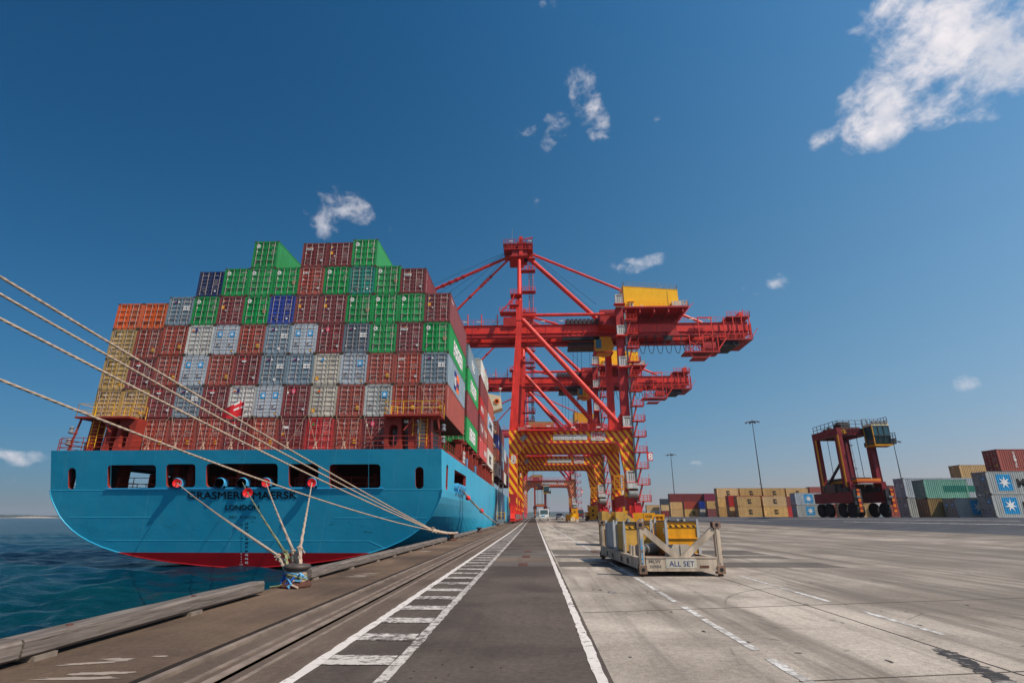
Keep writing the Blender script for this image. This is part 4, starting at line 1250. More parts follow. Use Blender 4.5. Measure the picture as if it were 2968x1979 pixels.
# the bays forward of it, seen along the quayside edge
XO = COLX[12]
G2 = 'containers stacked along the quayside edge'
def bay(y, L, items, what, x=XO, z=9.42):
    for i, (nm, col, liv, side, H) in enumerate(items):
        container(col, L, H, liv, (x, y, z), f'{nm} container, {["lowest", "second up", "third up", "fourth up", "fifth up"][i]} {what}', G2, 0, side, None, True, i)
        z += H + .02
bay(60.3, 12.19, [('green white-lettered', 'green', 'ever', 'evergreen', S9), ('maroon', 'maroon', 'capital', 'vert', S9), ('green white-lettered', 'green', 'ever', 'evergreen', S9), ('slate grey', 'slate', 'ponl', 'ponl', S9)], 'in the stack just ahead of the stern stack')
bay(60.3, 12.19, [('green', 'green', 'ever', None, S9)], 'inboard behind the gap under the side stack', COLX[11], 6.76)
bay(60.3, 12.19, [('green', 'green', 'ever', None, S9)], 'two rows inboard behind the gap under the side stack', COLX[10], 6.76)
bay(75.5, 6.06, [('orange red', 'red', 'triton', 'triton', S9), ('dark maroon', 'maroon', 'triton', 'kline', S9), ('red white-lettered', 'red', 'hsud', 'hsud', S9), ('maroon', 'maroon', 'capital', None, S9), ('white', 'white', 'white', 'ponl', S8)], 'of the first short stack beyond the green ones')
bay(81.8, 6.06, [('red white-lettered', 'red', 'hsud', 'hsud', S9), ('orange red', 'rust_red', 'triton', 'kline', S9), ('brown', 'brown', 'triton', None, S9), ('maroon', 'maroon', 'capital', None, S9), ('grimy white', 'cream', 'cream', 'ponl', S8)], 'of the second short stack beyond the green ones')
bay(88.9, 12.19, [('white black-lettered', 'white', 'white', 'msc_white', S9), ('red brown', 'rust_red', 'triton', None, S9), ('pale grey blue-panelled', 'pale_grey', 'star', 'maersk_text', S9), ('brown', 'brown', 'triton', None, S9)], 'of the stack beside the cream bridge')
bay(114.6, 12.19, [('white black-lettered', 'white', 'white', 'msc_white', S9), ('brown', 'brown', 'triton', None, S9), ('blue white-lettered', 'blue', 'plain', 'blue_m', S9), ('maroon', 'maroon', 'capital', None, S9)], 'of the stack just beyond the cream bridge')
bay(127.4, 12.19, [('maroon', 'maroon', 'capital', None, S9), ('slate grey', 'slate', 'ponl', None, S9), ('dark slate', 'dark_slate', 'ponl', None, S9), ('dark maroon', 'maroon', 'capital', None, S9)], 'of the second stack beyond the cream bridge')
bay(140.2, 12.19, [('white', 'white', 'white', None, S9), ('maroon', 'maroon', 'capital', None, S9), ('pale grey', 'pale_grey', 'star', None, S9)], 'of the third stack beyond the cream bridge')
bay(153, 12.19, [('maroon', 'maroon', 'capital', None, S9), ('red brown', 'rust_red', 'triton', None, S9), ('maroon', 'maroon', 'capital', None, S9)], 'of the fourth stack beyond the cream bridge')


# ------------------------------------------------------------------ yard stacks: long sides face the camera, ends face the quay
def yard(x, y, L, items, group='containers stacked in the yard'):
    z = gz(x, y + 1.2) + .01
    for nm, col, liv, side, H, lab in items:
        if nm: container(col, L, H, liv, (x, y + 1.22, z), lab, group, -math.pi / 2, side, None, True, int(x + z) % 4)
        z += H + .02
Y1, Y2 = S8, S9
def it(col, liv, side, H, lab): return (1, col, liv, side, H, lab)
HOLD = lambda H: (0, 0, 0, 0, H, 0)
yard(60.0, 75, 12.19, [it('putty', 'star1', 'maersk40', Y2, 'grey container with blue star panel, on the ground at the far right'), it('putty', 'star1', 'maersk40', Y2, 'grey container with blue star panel and black lettering, below the dark brown one')])
yard(62.2, 75, 12.19, [HOLD(Y2), HOLD(Y2), it('brown', 'triton', 'vert_big', Y2, 'dark brown container with upright white lettering, topmost at the far right')])
yard(58.3, 79.2, 6.06, [it('putty', 'star', 'maersk20', Y1, 'short grey container with a blue star, half hidden by the end of the grey pair')])
yard(56.4, 81.8, 6.06, [it('dirty_tan', 'triton', None, Y1, 'tan container on the ground under the pale green one'), it('pale_green', 'plain', 'patch', Y1, 'pale green container with a darker repainted band on its side')])
yard(57.4, 87.6, 12.19, [it('putty', 'ponl', None, Y2, 'grey container on the ground behind the tan one'), it('pale_grey', 'ponl', None, Y2, 'long pale grey container standing behind the pale green one')])
yard(72.0, 95, 12.19, [it('slate', 'ponl', None, Y2, 'slate container hidden low behind the grey pair'), it('slate', 'ponl', None, Y2, 'slate container mid-stack behind the grey pair'), it('yard_yellow', 'msc', None, Y1, 'mustard container on top, left of the dark brown one')])
yard(68.6, 110, 12.19, [it('rust_red', 'triton', None, Y2, 'brown container on the ground just beyond the straddle carrier wheels'), it('brown', 'triton', None, Y2, 'brown container showing behind the right legs of the straddle carrier')])
yard(60.6, 112, 6.06, [it('yard_yellow', 'msc', 'msc', Y1, 'tan lettered container seen low between the straddle carrier wheels'), it('yard_yellow', 'msc', None, Y2, 'tan container seen between the straddle carrier legs')])
yard(59.2, 128, 6.06, [it('putty', 'star', 'maersk20', Y1, 'grey ribbed container with blue star, on the ground left of the straddle carrier'), it('pale_grey', 'star', 'maersk20', Y1, 'grey ribbed container with blue star, upper of two left of the straddle carrier')])
yard(63.6, 122.5, 6.06, [it('rust_red', 'triton', None, Y1, 'salmon red container on the ground behind the straddle carrier left leg'), it('pale_grey', 'ponl', None, Y1, 'pale grey container behind the straddle carrier left leg')])
MS = 'yard_yellow'
yard(53.4, 148, 6.06, [it(MS, 'msc', 'msc', Y1, 'tan lettered container, lower left of the front block of four'), it(MS, 'msc', 'msc', Y1, 'tan lettered container, upper left of the front block of four')])
yard(60.0, 148, 6.06, [it(MS, 'msc', 'msc', Y1, 'tan lettered container, lower right of the front block of four'), it(MS, 'msc', 'msc', Y1, 'tan lettered container, upper right of the front block of four')])
yard(67.0, 151, 6.06, [it('red', 'triton', None, Y1, 'red container on the ground at the right end of the tan block of four'), it('maroon', 'capital', None, Y1, 'maroon container at the right end of the tan block of four')])
yard(52.6, 152, 12.19, [it(MS, 'msc', None, Y1, 'tan container on the ground behind the tan block of four'), it('red', 'triton', None, Y2, 'long red container whose top shows above the tan block of four')])
for i, x in enumerate((52.3, 58.8, 65.3, 71.8)):
    w = ['at the left end', 'second from the left end', 'third from the left end', 'at the right end'][i]
    its = [it(MS, 'msc', None, Y1, f'tan container, bottom of the long back row, {w}'), it(MS, 'msc', None, Y1, f'tan container, middle of the long back row, {w}')]
    yard(x, 160, 6.06, its + [it(MS, 'msc', 'msc', Y1, f'tan lettered container, top of the long back row, {w}')])
yard(78.5, 160, 12.19, [it('brown', 'triton', None, Y1, 'brown container at the bottom right end of the long tan back row'), it('slate', 'ponl', None, Y1, 'slate container at the middle right end of the long tan back row'), it('brown', 'triton', None, Y2, 'brown container at the top right end of the long tan back row')])
yard(50.2, 207, 12.19, [it(MS, 'msc', None, Y1, 'tan container at the bottom of the left tall stack with maroon on top'), it(MS, 'msc', None, Y1, 'tan container under the long maroon top container'), it('maroon', 'capital', None, Y2, 'long maroon container topping the left tall stack')])
yard(62.6, 206, 6.06, [it(MS, 'msc', None, Y1, 'tan container on the ground under the purple and tan pair'), it(MS, 'msc', None, Y1, 'tan container under the purple one'), it('purple', 'plain', None, Y2, 'purple container on top beside the long maroon one')])
yard(53.4, 200, 6.06, [it(MS, 'msc', 'msc', Y1, 'tan lettered container low under the short brown one'), it('rust_red', 'triton', None, Y1, 'short brown container in front of the left tall stack')])
yard(58.2, 198, 6.06, [it('white', 'white', None, Y1, 'white container under the blue one beside the short brown one'), it('blue', 'plain', None, Y1, 'blue container beside the short brown one')])
yard(59.6, 194, 6.06, [it('maroon', 'capital', None, Y1, 'maroon container on the ground between the two tan groups'), it(MS, 'msc', 'msc', Y1, 'tan lettered container just right of the blue one')])
yard(64.9, 176, 6.06, [it(MS, 'msc', None, Y1, 'tan container on the ground just left of the tan block of four'), it(MS, 'msc', None, Y1, 'tan container stacked just left of the tan block of four')])
yard(52.5, 262, 6.06, [it('white', 'white', 'box_text', Y1, 'white lettered container farthest left on the ground'), it(MS, 'msc', None, Y1, 'tan container farthest left, over the white lettered one')])
yard(58.4, 258, 6.06, [it('maroon', 'capital', None, Y1, 'maroon container second from far left on the ground'), it(MS, 'msc', None, Y1, 'tan container second from far left, over the maroon one'), it('charcoal', 'plain', None, Y1, 'dark container standing alone on top at far left')])
yard(62.0, 250, 6.06, [it('white', 'white', None, Y1, 'white container under the navy one at far left'), it('navy', 'plain', None, Y1, 'navy container at far left beside the tan ones')])


# ------------------------------------------------------------------ quay cranes
def crane(y0, num, pal, label, loaded=True):
    R, ST, DK, HY = pal
    base = gz(0, y0)
    t = thing('quay_crane', label, 'crane', (0, y0, base), 0, 'ship to shore cranes along the quay')
    zo = -base
    D = 18.0; ym = 9.0
    wx, lx = -3.85, 18.05
    B = lambda b, n, par=None: (setattr(b, 'v', [(x, y, z + zo) for x, y, z in b.v]), b.build(n, par or t))[1]
    for y in (0, D):
        b = MB(); b.bar((wx, y, 2.6), (wx, y, 17.2), 1.6, 1.5, ST, up=(0, 1, 0)); b.bar((wx, y, 17.0), (-2.5, y, 41.0), 1.55, 1.45, R, up=(0, 1, 0), w2=1.05, h2=1.1)
        b.bar((-2.55, y, 40.0), (-2.55, y, 44.6), 1.3, 1.3, R, up=(0, 1, 0))
        lg = B(b, 'leg')
        if y == 0:
            b = MB(); b.text(num, (wx - .45, y - .77, 11.0), (1, 0, 0), (0, 0, 1), 1.5, 'white_box', None, 'l', .03); B(b, 'leg_number', lg)
        b = MB()
        b.prism([(16.9, 4.8), (19.1, 4.8), (19.2, 17.2), (15.4, 17.2), (15.4, 14.9), (16.4, 14.3), (17.3, 8.6)], 'y', y - .7, y + .7, ST)
        b.bar((lx, y, 17.2), (lx, y, 42.5), 1.7, 1.4, DK if y == 0 else R, up=(0, 1, 0), w2=1.3)  # front leg takes the dark red: its shade is put into the colour
        b.box(lx - 1.0, lx + 1.0, y - .9, y + .9, 2.4, 4.8, DK)
        B(b, 'leg')
        b = MB(); b.box(wx + .8, 15.4, y - .65, y + .65, 14.8, 17.0, ST); b.box(wx + .75, 16.3, y - .75, y + .75, 14.66, 14.82, DK)
        b.prism([(wx + .8, 12.6), (wx + .8, 14.8), (wx + 2.6, 14.8)], 'y', y - .6, y + .6, ST)
        pb = B(b, 'portal_beam')
        if y == 0:
            b = MB(); b.box(3.9, 10.4, -.75, -.68, 15.35, 16.32, 'white_box')
            b.text('RATED CAPACITY TO UNDER SPREADER', (4.05, -.757, 15.95), (1, 0, 0), (0, 0, 1), .2, 'mark_grey', 4.3); b.text('40.6 T', (9.3, -.757, 15.95), (1, 0, 0), (0, 0, 1), .2, 'mark_grey', .9)
            b.text('RATED CAPACITY TO UNDER HEAVY LIFT BEAM', (4.05, -.757, 15.52), (1, 0, 0), (0, 0, 1), .2, 'mark_grey', 5.0); b.text('50.0 T', (9.3, -.757, 15.52), (1, 0, 0), (0, 0, 1), .2, 'mark_grey', .9)
            B(b, 'capacity_sign', pb)
            b = MB(); b.box(11.15, 13.85, -.76, -.68, 15.2, 16.75, 'white_box'); [b.text('ZPMC', (11.3 + dx_, -.77 - .004 * i_, 15.82 + dz_), (1, 0, 0), (0, 0, 1), .78, 'mark_red', 2.4, 'l', .0) for i_, (dx_, dz_) in enumerate(((0, 0), (.05, 0), (0, .05), (.05, .05)))]
            for i in range(5):
                xx = 11.95 + i * .26; b.box(xx, xx + .05, -.768, -.762, 15.4, 15.62, 'mark_red'); b.box(xx - .06, xx + .14, -.768, -.762, 15.5, 15.53, 'mark_red'); b.box(xx - .06, xx + .14, -.768, -.762, 15.6, 15.63, 'mark_red'); b.box(xx + .1, xx + .14, -.768, -.762, 15.38, 15.6, 'mark_red')
            B(b, 'maker_sign', pb)
        b = MB(); b.tube((-1.9, y, 41.3), (17.4, y, 41.3), .34, R, 12); B(b, 'tie_strut')
        b = MB(); b.tube((-1.9, y, 40.3), (16.6, y, 18.6), .52, R, 14); b.prism([(15.0, 17.2), (17.4, 17.2), (17.4, 21)], 'y', y - .25, y + .25, R); B(b, 'diagonal_brace')
        yt = ym + (-.8 if y == 0 else .8)
        b = MB(); b.tube((-2.55, y, 44), (-2.75, yt, 60.5), .44, R, 14); B(b, 'mast_leg')
        if y: continue
        yt = ym
        b = MB(); b.tube((-1.7, yt, 60.4), (16.4, ym, 42.0), .52, R, 14); B(b, 'mast_brace')
        b = MB(); b.tube((-2.0, ym, 45.0), (6.0, ym, 42.4), .25, R, 10); B(b, 'short_brace')
        b = MB(); b.tube((-.9, yt, 60.7), (38.0, ym, 42.4), .30, R, 10)
        for s in (.88, .94): p = Vector((-.9, yt, 60.7)).lerp(Vector((38, ym, 42.4)), s); b.tube(p, p + Vector((1.2, 0, -.57)), .29, HY, 10)
        B(b, 'backstay')
        for q, r in (((-42.5, ym, 42.2), .36), ((-21.0, ym, 42.2), .27)):
            b = MB(); p0 = Vector((-4.2, yt, 60.0)); p1 = Vector(q); b.tube(p0, p1, r, R, 8)
            for s in (.3, .34, .38, .42, .58): c = p0.lerp(p1, s); d = (p1 - p0).normalized(); b.tube(c, c + d * .5, r * 1.45, DK, 8)
            B(b, 'forestay')
    # sill beams along the rails, with bogies below
    for x, y00, y11 in ((wx, -.8, D + .8), (lx, -.8, D + .8)):
        b = MB(); b.box(x - .55, x + .55, y00, y11, 3.3, 5.4, DK)
        for i in range(16): yy = 1.4 + i * 1.0; b.box(x - .62, x - .55, yy, yy + .12, 3.35, 5.35, R)
        B(b, 'sill_beam')
        for y in (0, D):
            b = MB(); b.box(x - .55, x + .55, y - 1.2, y + 1.2, 1.9, 3.3, R); b.prism([(y - 3.4, 1.0), (y + 3.4, 1.0), (y + 2.6, 1.9), (y - 2.6, 1.9)], 'x', x - .4, x + .4, R)
            b.box(x - .5, x + .5, y - 3.3, y - .6, .55, 1.15, R); b.box(x - .5, x + .5, y + .6, y + 3.3, .55, 1.15, R); b.box(x + .5, x + .9, y - 1.2, y + 1.2, .9, 1.8, 'steel')
            bo = B(b, 'bogie')
            for dy in (-2.8, -1.2, 1.2, 2.8):
                b = MB(); b.lathe([(.02, -.1), (.36, -.1), (.36, .1), (.02, .1)], (x, y + dy, .38 + base), 'dark_steel', 14, 'x'); B(b, 'wheel', bo)
    # boom and girder
    b = MB()
    for yy in (ym - 3.0, ym + 3.0):
        b.box(-46, 46.4, yy - .55, yy + .55, 39.2, 41.0, R); b.box(-46, 46.4, yy - .75, yy + .75, 41.0, 41.14, DK); b.box(-46, 46.4, yy - .7, yy + .7, 38.3, 38.5, DK); b.box(-46, 46.4, yy - .35, yy + .35, 38.5, 39.2, DK)
        for i in range(24): xx = -45 + i * 4; b.box(xx, xx + .1, yy - .62, yy + .62, 38.5, 41, DK)
    for i in range(12): xx = -44 + i * 8; b.box(xx, xx + .4, ym - 2.5, ym + 2.5, 39.5, 40.6, DK)
    b.box(-6.2, -3.2, ym - 4.0, ym + 4.0, 40.8, 42.9, DK); b.box(14.4, 19.2, ym - 7.8, ym + 7.8, 39.5, 42.8, DK)
    B(b, 'boom')
    b = MB()
    for yy in (ym - 3.9, ym + 3.9):
        railing(b, [(-44, yy, 41.14), (14, yy, 41.14)], 1.1, R, 2, 2.2, .035); railing(b, [(31, yy, 41.14), (46, yy, 41.14)], 1.1, R, 2, 2.2, .035)
    for xx in (-14, -11, -7.5): b.tube((xx, ym - 3.9, 41), (xx, ym - 3.9, 43.6), .12, R)
    for xx in (-15, -12, -8, 2, 6, 11, 34, 38): b.box(xx, xx + .9, ym - 4.0, ym - 3.86, 41.7, 41.95, 'white_box')
    B(b, 'boom_railing')
    b = MB()
    for z in (37.0, 37.9): b.tube((-44, ym - 2.4, z), (46, ym - 2.4, z), .03, 'cable', 4)
    for q in ((-44, 42), (-30, 42), (-20, 41.5), (-34, 42), (-25, 42)): b.tube((-4.5, ym - 1, 61), (q[0], ym - 1, q[1]), .035, 'cable', 4)
    for q in ((14.6, 44.5), (14.6, 46.8)): b.tube((-.6, ym - 1, 60.5), (q[0], ym - 1, q[1]), .035, 'cable', 4)
    B(b, 'hoist_rope')
    b = MB()
    n = 0; xx = 19.0
    def loop(xa, xb, drop):
        pts = []
        for i in range(13): s = i / 12; pts.append((xa + (xb - xa) * s, ym - 3.9, 38.3 - drop * (1 - abs(2 * s - 1) ** 2.6)))
        b.path(pts, .075, 'cable', 5)
    for i in range(8): loop(xx, xx + 1.75, 4.1); xx += 1.85
    for i in range(4): loop(34.5 + i * 2.6, 36.9 + i * 2.6, 3.0 if i < 2 else 2.6)
    B(b, 'festoon_cable')
    # masthead platforms
    b = MB()
    for z, x0, x1 in ((58.2, -5.0, -1.6), (60.0, -6.2, .5), (61.4, -6.4, .5)): b.box(x0, x1, ym - 3.0, ym + 3.0, z, z + .16, DK)
    b.box(-4.4, -.8, ym - 2.6, ym + 2.6, 58.6, 60.0, DK); b.box(-3.2, -.9, ym - 2.2, ym + 2.2, 60.1, 62.2, DK); b.box(-2.7, -1.8, ym - 2.8, ym - 2.0, 58.6, 63.4, R); b.tube((-1.6, ym - 2.6, 62.7), (.5, ym - 2.6, 63.1), .14, R)
    for z, x0, x1 in ((60.16, -6.1, .4), (61.56, -6.3, .4)): railing(b, [(x0, ym - 2.9, z), (x1, ym - 2.9, z), (x1, ym + 2.9, z)], 1.1, DK, 3, .8, .045)
    for xx in (-5.2, -4.2, -.2): b.lathe([(.55, -.2), (.55, .2)], (xx, ym - 2.6, 60.9), DK, 12, 'y')
    for xx in (-6.0, -5.0, -4.0, -.3): b.bar((xx, ym - 2.9, 60.0), (xx + .8, ym - 2.9, 61.4), .12, .12, DK)
    b.tube((-4.4, ym, 61), (-4.4, ym, 67), .05, 'steel', 5)
    for xx in (-5, -.6): b.box(xx, xx + .9, ym - 2.95, ym - 2.88, 62.0, 62.25, 'white_box')
    B(b, 'masthead_platform')
    # ladder tower behind the mast
    b = MB(); lx0 = -.5
    for dx in (0, .9): b.tube((lx0 + dx, ym, 42), (lx0 + dx, ym, 59.5), .07, R, 6)
    for i in range(46): b.box(lx0, lx0 + .9, ym - .04, ym + .04, 42 + i * .38, 42.1 + i * .38, 'dark_steel')
    for z in (45, 50.3, 55.6, 58.6): b.box(-2.6, 1.0, ym - 1.0, ym + .8, z, z + .15, DK); railing(b, [(-2.4, ym - 1, z), (1.0, ym - 1, z)], 1.1, R, 2, .7, .05)
    for z in (18, 24, 30, 36): b.box(-2.4, .6, D - .8, D + .8, z, z + .15, DK); railing(b, [(-2.0, D - .8, z), (.6, D - .8, z)], 1.1, R, 2, .7, .05)
    for i in range(58): b.box(-.4, .4, D - .04, D + .04, 18 + i * .38, 18.1 + i * .38, 'dark_steel')
    B(b, 'mast_ladder')
    b = MB()
    for z, x0, x1 in ((41.6, -6.6, -3.2), (43.2, -4.6, -2.6), (45.6, -4.4, -2.0)): b.box(x0, x1, -1.3, 1.3, z, z + .14, DK); railing(b, [(x0, -1.3, z), (x1, -1.3, z)], 1.1, R, 3, .7, .045)
    b.bar((-6.4, -1.2, 41.6), (-3.6, -1.2, 44.8), .5, .14, R); b.bar((-4.3, -1.2, 43.2), (-3.4, -1.2, 46), .4, .14, R)
    B(b, 'mast_landing')
    # trolley with operator cab
    b = MB(); b.box(7.4, 14.8, ym - 3.8, ym + 3.8, 40.9, 42.0, DK)
    for i in range(8): b.box(7.6 + i * .9, 8.2 + i * .9, ym - 4.2, ym - 3.4, 41.0, 42.2, 'dark_steel')
    b.box(8.6, 13.8, ym - 3.4, ym + 3.4, 38.6, 41, DK); b.box(6.6, 14.6, ym - 3.6, ym - 2.9, 37.6, 38.3, 'black'); b.box(8.0, 14.4, ym - 2.6, ym + 2.6, 36.7, 37.3, 'black')
    for i in range(6): b.bar((7.6 + i * 1.2, ym - 3.7, 38.4), (8.2 + i * 1.2, ym - 3.7, 41), .1, .1, R)
    tr = B(b, 'trolley')
    b = MB(); b.prism([(13.6, 34.7), (15.6, 34.2), (17.0, 34.6), (17.6, 35.8), (17.0, 38.2), (13.4, 38.2)], 'y', ym - 3.6, ym - 1.2, 'dirty' if False else 'gear_yellow'); b.box(13.7, 14.9, ym - 3.66, ym - 3.58, 35.6, 37.6, 'glass'); b.box(13.2, 17.4, ym - 3.9, ym - 1.0, 34.6, 34.8, DK)
    B(b, 'operator_cab', tr)
    b = MB()
    for xx in (9, 9.9, 10.8, 12.6, 13.4): b.tube((xx, ym - 1.5, 36.8), (xx - .3, ym - 1.5, 21 if not loaded else 24), .035, 'cable', 4)
    B(b, 'trolley_rope', tr)
    # machinery house
    b = MB(); b.prism([(20.0, 43.6), (31.6, 43.6), (31.6, 47.95), (20.0, 49.0)], 'y', 3.2, ym + 5.6, HY)
    for i in range(6): xx = 21.9 + i * 1.9; b.box(xx, xx + .03, 3.19, 3.2, 43.8, 48.9 - .0905 * (xx - 20), HY)
    b.bar((19.95, 8.9, 49.04), (31.65, 8.9, 47.99), 11.5, .06, HY)
    mh = B(b, 'machinery_house')
    b = MB(); railing(b, [(20.1, ym + 5.4, 49.05), (20.1, 3.3, 49.05), (31.5, 3.3, 48.02), (31.5, ym + 5.4, 48.02)], 1.1, 'steel', 2, 1.2, .04); B(b, 'roof_railing', mh)
    b = MB(); b.box(21.0, 21.9, 3.0, 3.17, 43.8, 45.2, 'white_box'); b.box(21.3, 21.65, 2.96, 3.02, 44.4, 44.9, 'glass'); b.box(20.8, 22.1, 2.6, 3.2, 45.25, 45.35, HY); B(b, 'door', mh)
    b = MB(); b.box(23.4, 24.0, 3.06, 3.17, 43.9, 44.4, 'white_box'); b.box(29.9, 31.9, 2.2, 3.15, 43.9, 44.9, 'white_box'); B(b, 'ventilator', mh)
    b = MB(); b.box(19.6, 33.2, 1.6, ym + 7, 43.3, 43.65, DK)
    for i in range(5): b.box(19.8 + i * 3, 20.1 + i * 3, 1.8, ym + 6.8, 42.3, 43.3, DK)
    b.prism([(19.0, 41.1), (30.5, 41.1), (33.0, 43.3), (19.0, 43.3)], 'y', ym - 2.4, ym + 5, DK)
    railing(b, [(20, 1.7, 43.65), (33.1, 1.7, 43.65), (33.1, ym + 6.8, 43.65)], 1.1, HY, 2, 1.0, .05)
    for i in range(6): b.bar((33.1, 1.7 + i * 2, 43.3), (34.2, 1.7 + i * 2, 44.2), .12, .12, R)
    b.bar((28.9, 1.65, 43.6), (28.9, 1.65, 47), .08, .08, 'dark_steel')
    B(b, 'house_platform')
    # rear end of the girder: platforms, service cradle
    b = MB()
    for z, x0, x1, y0_, y1_ in ((42.1, 42, 46.9, ym - 4.2, ym + 4.2), (37.0, 40.0, 46.9, ym - 4.2, ym + 4.2)): b.box(x0, x1, y0_, y1_, z, z + .25, DK); railing(b, [(x0, y0_, z + .2), (x1, y0_, z + .2), (x1, y1_, z + .2)], 1.1, R, 3, .9, .045)
    b.box(42.3, 45.8, ym - 2.6, ym + 2.6, 37.2, 42.1, DK); b.box(41, 44, ym - 3.4, ym + 3.4, 36.2, 37, 'black'); b.box(45.9, 46.8, ym - 1, ym + 1, 42, 44.4, R); b.tube((46.4, ym - 2, 42), (46.4, ym - 2, 44.8), .08, R)
    for xx in (41.2, 43.2, 45.0, 46.6): b.bar((xx, ym - 4.1, 37.2), (xx, ym - 4.1, 42.1), .18, .18, R); b.bar((xx, ym - 4.1, 37.2), (xx + 1.6, ym - 4.1, 39.6), .12, .12, R)
    for xx in (46.4, 46.8):  b.tube((xx, ym - 4, 37), (xx - .3, ym - 4, 42), .05, R)
    B(b, 'rear_platform')
    b = MB(); ya = ym - 4.6
    for xx in (35.6, 38.4): b.bar((xx, ya, 42.0), (xx, ya, 36.8), .2, .2, R)
    b.bar((35.5, ya, 41.9), (38.6, ya, 41.9), .25, .25, R); b.bar((35.6, ya, 37), (38.4, ya, 40), .14, .14, R); b.bar((35.6, ya, 39.2), (38.5, ya, 39.2), .14, .14, R)
    for y_ in (ya, ya + 3):
        for xx in (33.4, 36.2, 38.2, 39.3): b.bar((xx, y_, 34.4), (xx, y_, 38), .15, .15, R)
        b.bar((33.4, y_, 34.6), (36.2, y_, 37.8), .12, .12, R); b.bar((36.2, y_, 34.6), (33.4, y_, 36.6), .12, .12, R)
        b.bar((39.2, y_, 34.6), (41.2, y_, 37.3), .25, .25, R); b.bar((36.2, y_, 37.6), (41, y_, 37.6), .2, .2, R)
    b.box(32.2, 39.4, ya - .3, ya + 3.3, 34.1, 34.4, DK); b.box(33.8, 37, ya, ya + 3, 33.0, 33.2, DK); b.bar((33.8, ya, 33.1), (33.2, ya, 34.2), .12, .12, R); b.bar((37, ya, 33.1), (38.2, ya, 34.2), .12, .12, R)
    railing(b, [(32.3, ya, 34.4), (39.4, ya, 34.4)], 1.1, DK, 3, .6, .04); b.box(36.2, 38.8, ya, ya + 2, 35, 36.4, DK)
    B(b, 'service_cradle')
    b = MB(); b.bar((27.6, ym - 2.5, 40.15), (31.6, ym - 2.5, 40.15), .4, .25, 'gear_yellow'); b.box(29, 31.5, ym - 3.9, ym - 3.5, 38.2, 39.2, DK); b.box(28.4, 30, ym - 3.9, ym - 3.6, 37.2, 38.2, 'black'); B(b, 'cable_tow_carriage')
    # stair tower on the landside leg
    b = MB(); xs, xe = 19.2, 21.3
    lev = [1.0 + 2.95 * i for i in range(14)]
    for i, z in enumerate(lev[1:]):
        b.box(xs - .2, xe + .2, -1.9, -.3, z, z + .14, R)
        railing(b, [(xs + .1, -1.9, z), (xe + .2, -1.9, z), (xe + .2, -.3, z)], 1.15, R, 3, .7, .045)
        b.bar((xe - .1, -1.9, z + 1.3), (xs + .9, -1.9, z + 2.5) if False else (xe + .1, -1.9, z + 2.0), .06, .06, R)
    for i in range(len(lev) - 1):
        z0, z1 = lev[i], lev[i + 1]
        for yy in (-1.5, -.7): b.bar((xs + .05, yy, z0 + .1), (xs + .95, yy, z1), .06, .16, R)
        for s in range(9): f = (s + .5) / 9; b.box(xs + .05 + .9 * f - .14, xs + .05 + .9 * f + .14, -1.5, -.7, z0 + (z1 - z0) * f, z0 + (z1 - z0) * f + .13, 'steel')
    b.bar((xs - .05, -1.0, 4), (xs - .05, -1.0, 41), .35, .3, 'steel', up=(0, 1, 0))
    st = B(b, 'stair_tower')
    for z in (7.4, 17.6, 29.6, 36.2, 43.0):
        b = MB(); b.box(17.3, 18.8, -1.55, -.95, z, z + 2.1, 'white_box')
        for xx in (17.75, 18.15, 18.55): b.box(xx, xx + .1, -1.57, -1.54, z + .3, z + 1.5, 'mark_grey')
        b.box(17.6, 18.75, -1.57, -1.54, z + 1.6, z + 1.95, 'mark_grey'); b.box(17.0, 19.3, -1.9, -.7, z - .16, z, R)
        B(b, 'lift_landing_panel')
    b = MB(); b.box(xe - .1, xe + 1.0, -2.05, -1.97, 11.2, 12.8, 'mark_red'); b.text(num, (xe + .14, -2.06, 11.4), (1, 0, 0), (0, 0, 1), 1.2, 'mark_white', None, 'l', .03); B(b, 'number_board')
    b = MB(); b.lathe([(.6, -.9), (.75, -.7), (.75, .7), (.6, .9)], (18.3, -1.2, 5.3), 'steel', 14, 'x'); b.box(17.3, 19.3, -1.9, -.6, 6.3, 7.3, 'white_box'); b.box(18.4, 19.6, -1.6, -.7, 1.4, 3.8, 'mark_red'); B(b, 'cable_reel_drum')
    b = MB(); x0, x1 = 15.9, 17.9; b.box(x0, x1, 5, 7, 6.4, 6.6, 'gear_yellow'); railing(b, [(x0, 5, 6.6), (x1, 5, 6.6), (x1, 7, 6.6)], 2.2, 'gear_yellow', 4, .9, .06); b.box(x0, x1, 5, 7, 9.0, 9.15, 'gear_yellow'); B(b, 'checker_cabin')
    # walkway and substation on the portal
    b = MB(); railing(b, [(wx + 1, -.9, 17.1), (16.8, -.9, 17.1)], 1.15, R, 3, 1.5, .04); b.box(wx + .8, 17, -1.2, 1.2, 17.0, 17.12, DK); b.box(wx + 1.4, 4.4, -2.6, -.8, 16.9, 17.1, R); railing(b, [(wx + 1.4, -2.6, 17.1), (4.4, -2.6, 17.1)], 1.15, R, 3, 1.5, .04)
    for i in range(4): b.bar((-.5 + i * 1.1, -2.5, 16.9), (.1 + i * 1.1, -1.6, 16.3), .09, .09, R)
    b.bar((-.8, -1.7, 16.25), (3.4, -1.7, 16.25), .12, .12, R)
    for xx in (-1.2, 2.6, 7.4, 12.2): b.box(xx, xx + .8, -2.66 if xx < 4 else -.97, -2.6 if xx < 4 else -.92, 17.6, 17.85, 'white_box')
    railing(b, [(wx + 1, D - .9, 17.1), (16.8, D - .9, 17.1)], 1.15, R, 3, 1.5, .04)
    B(b, 'portal_walkway')
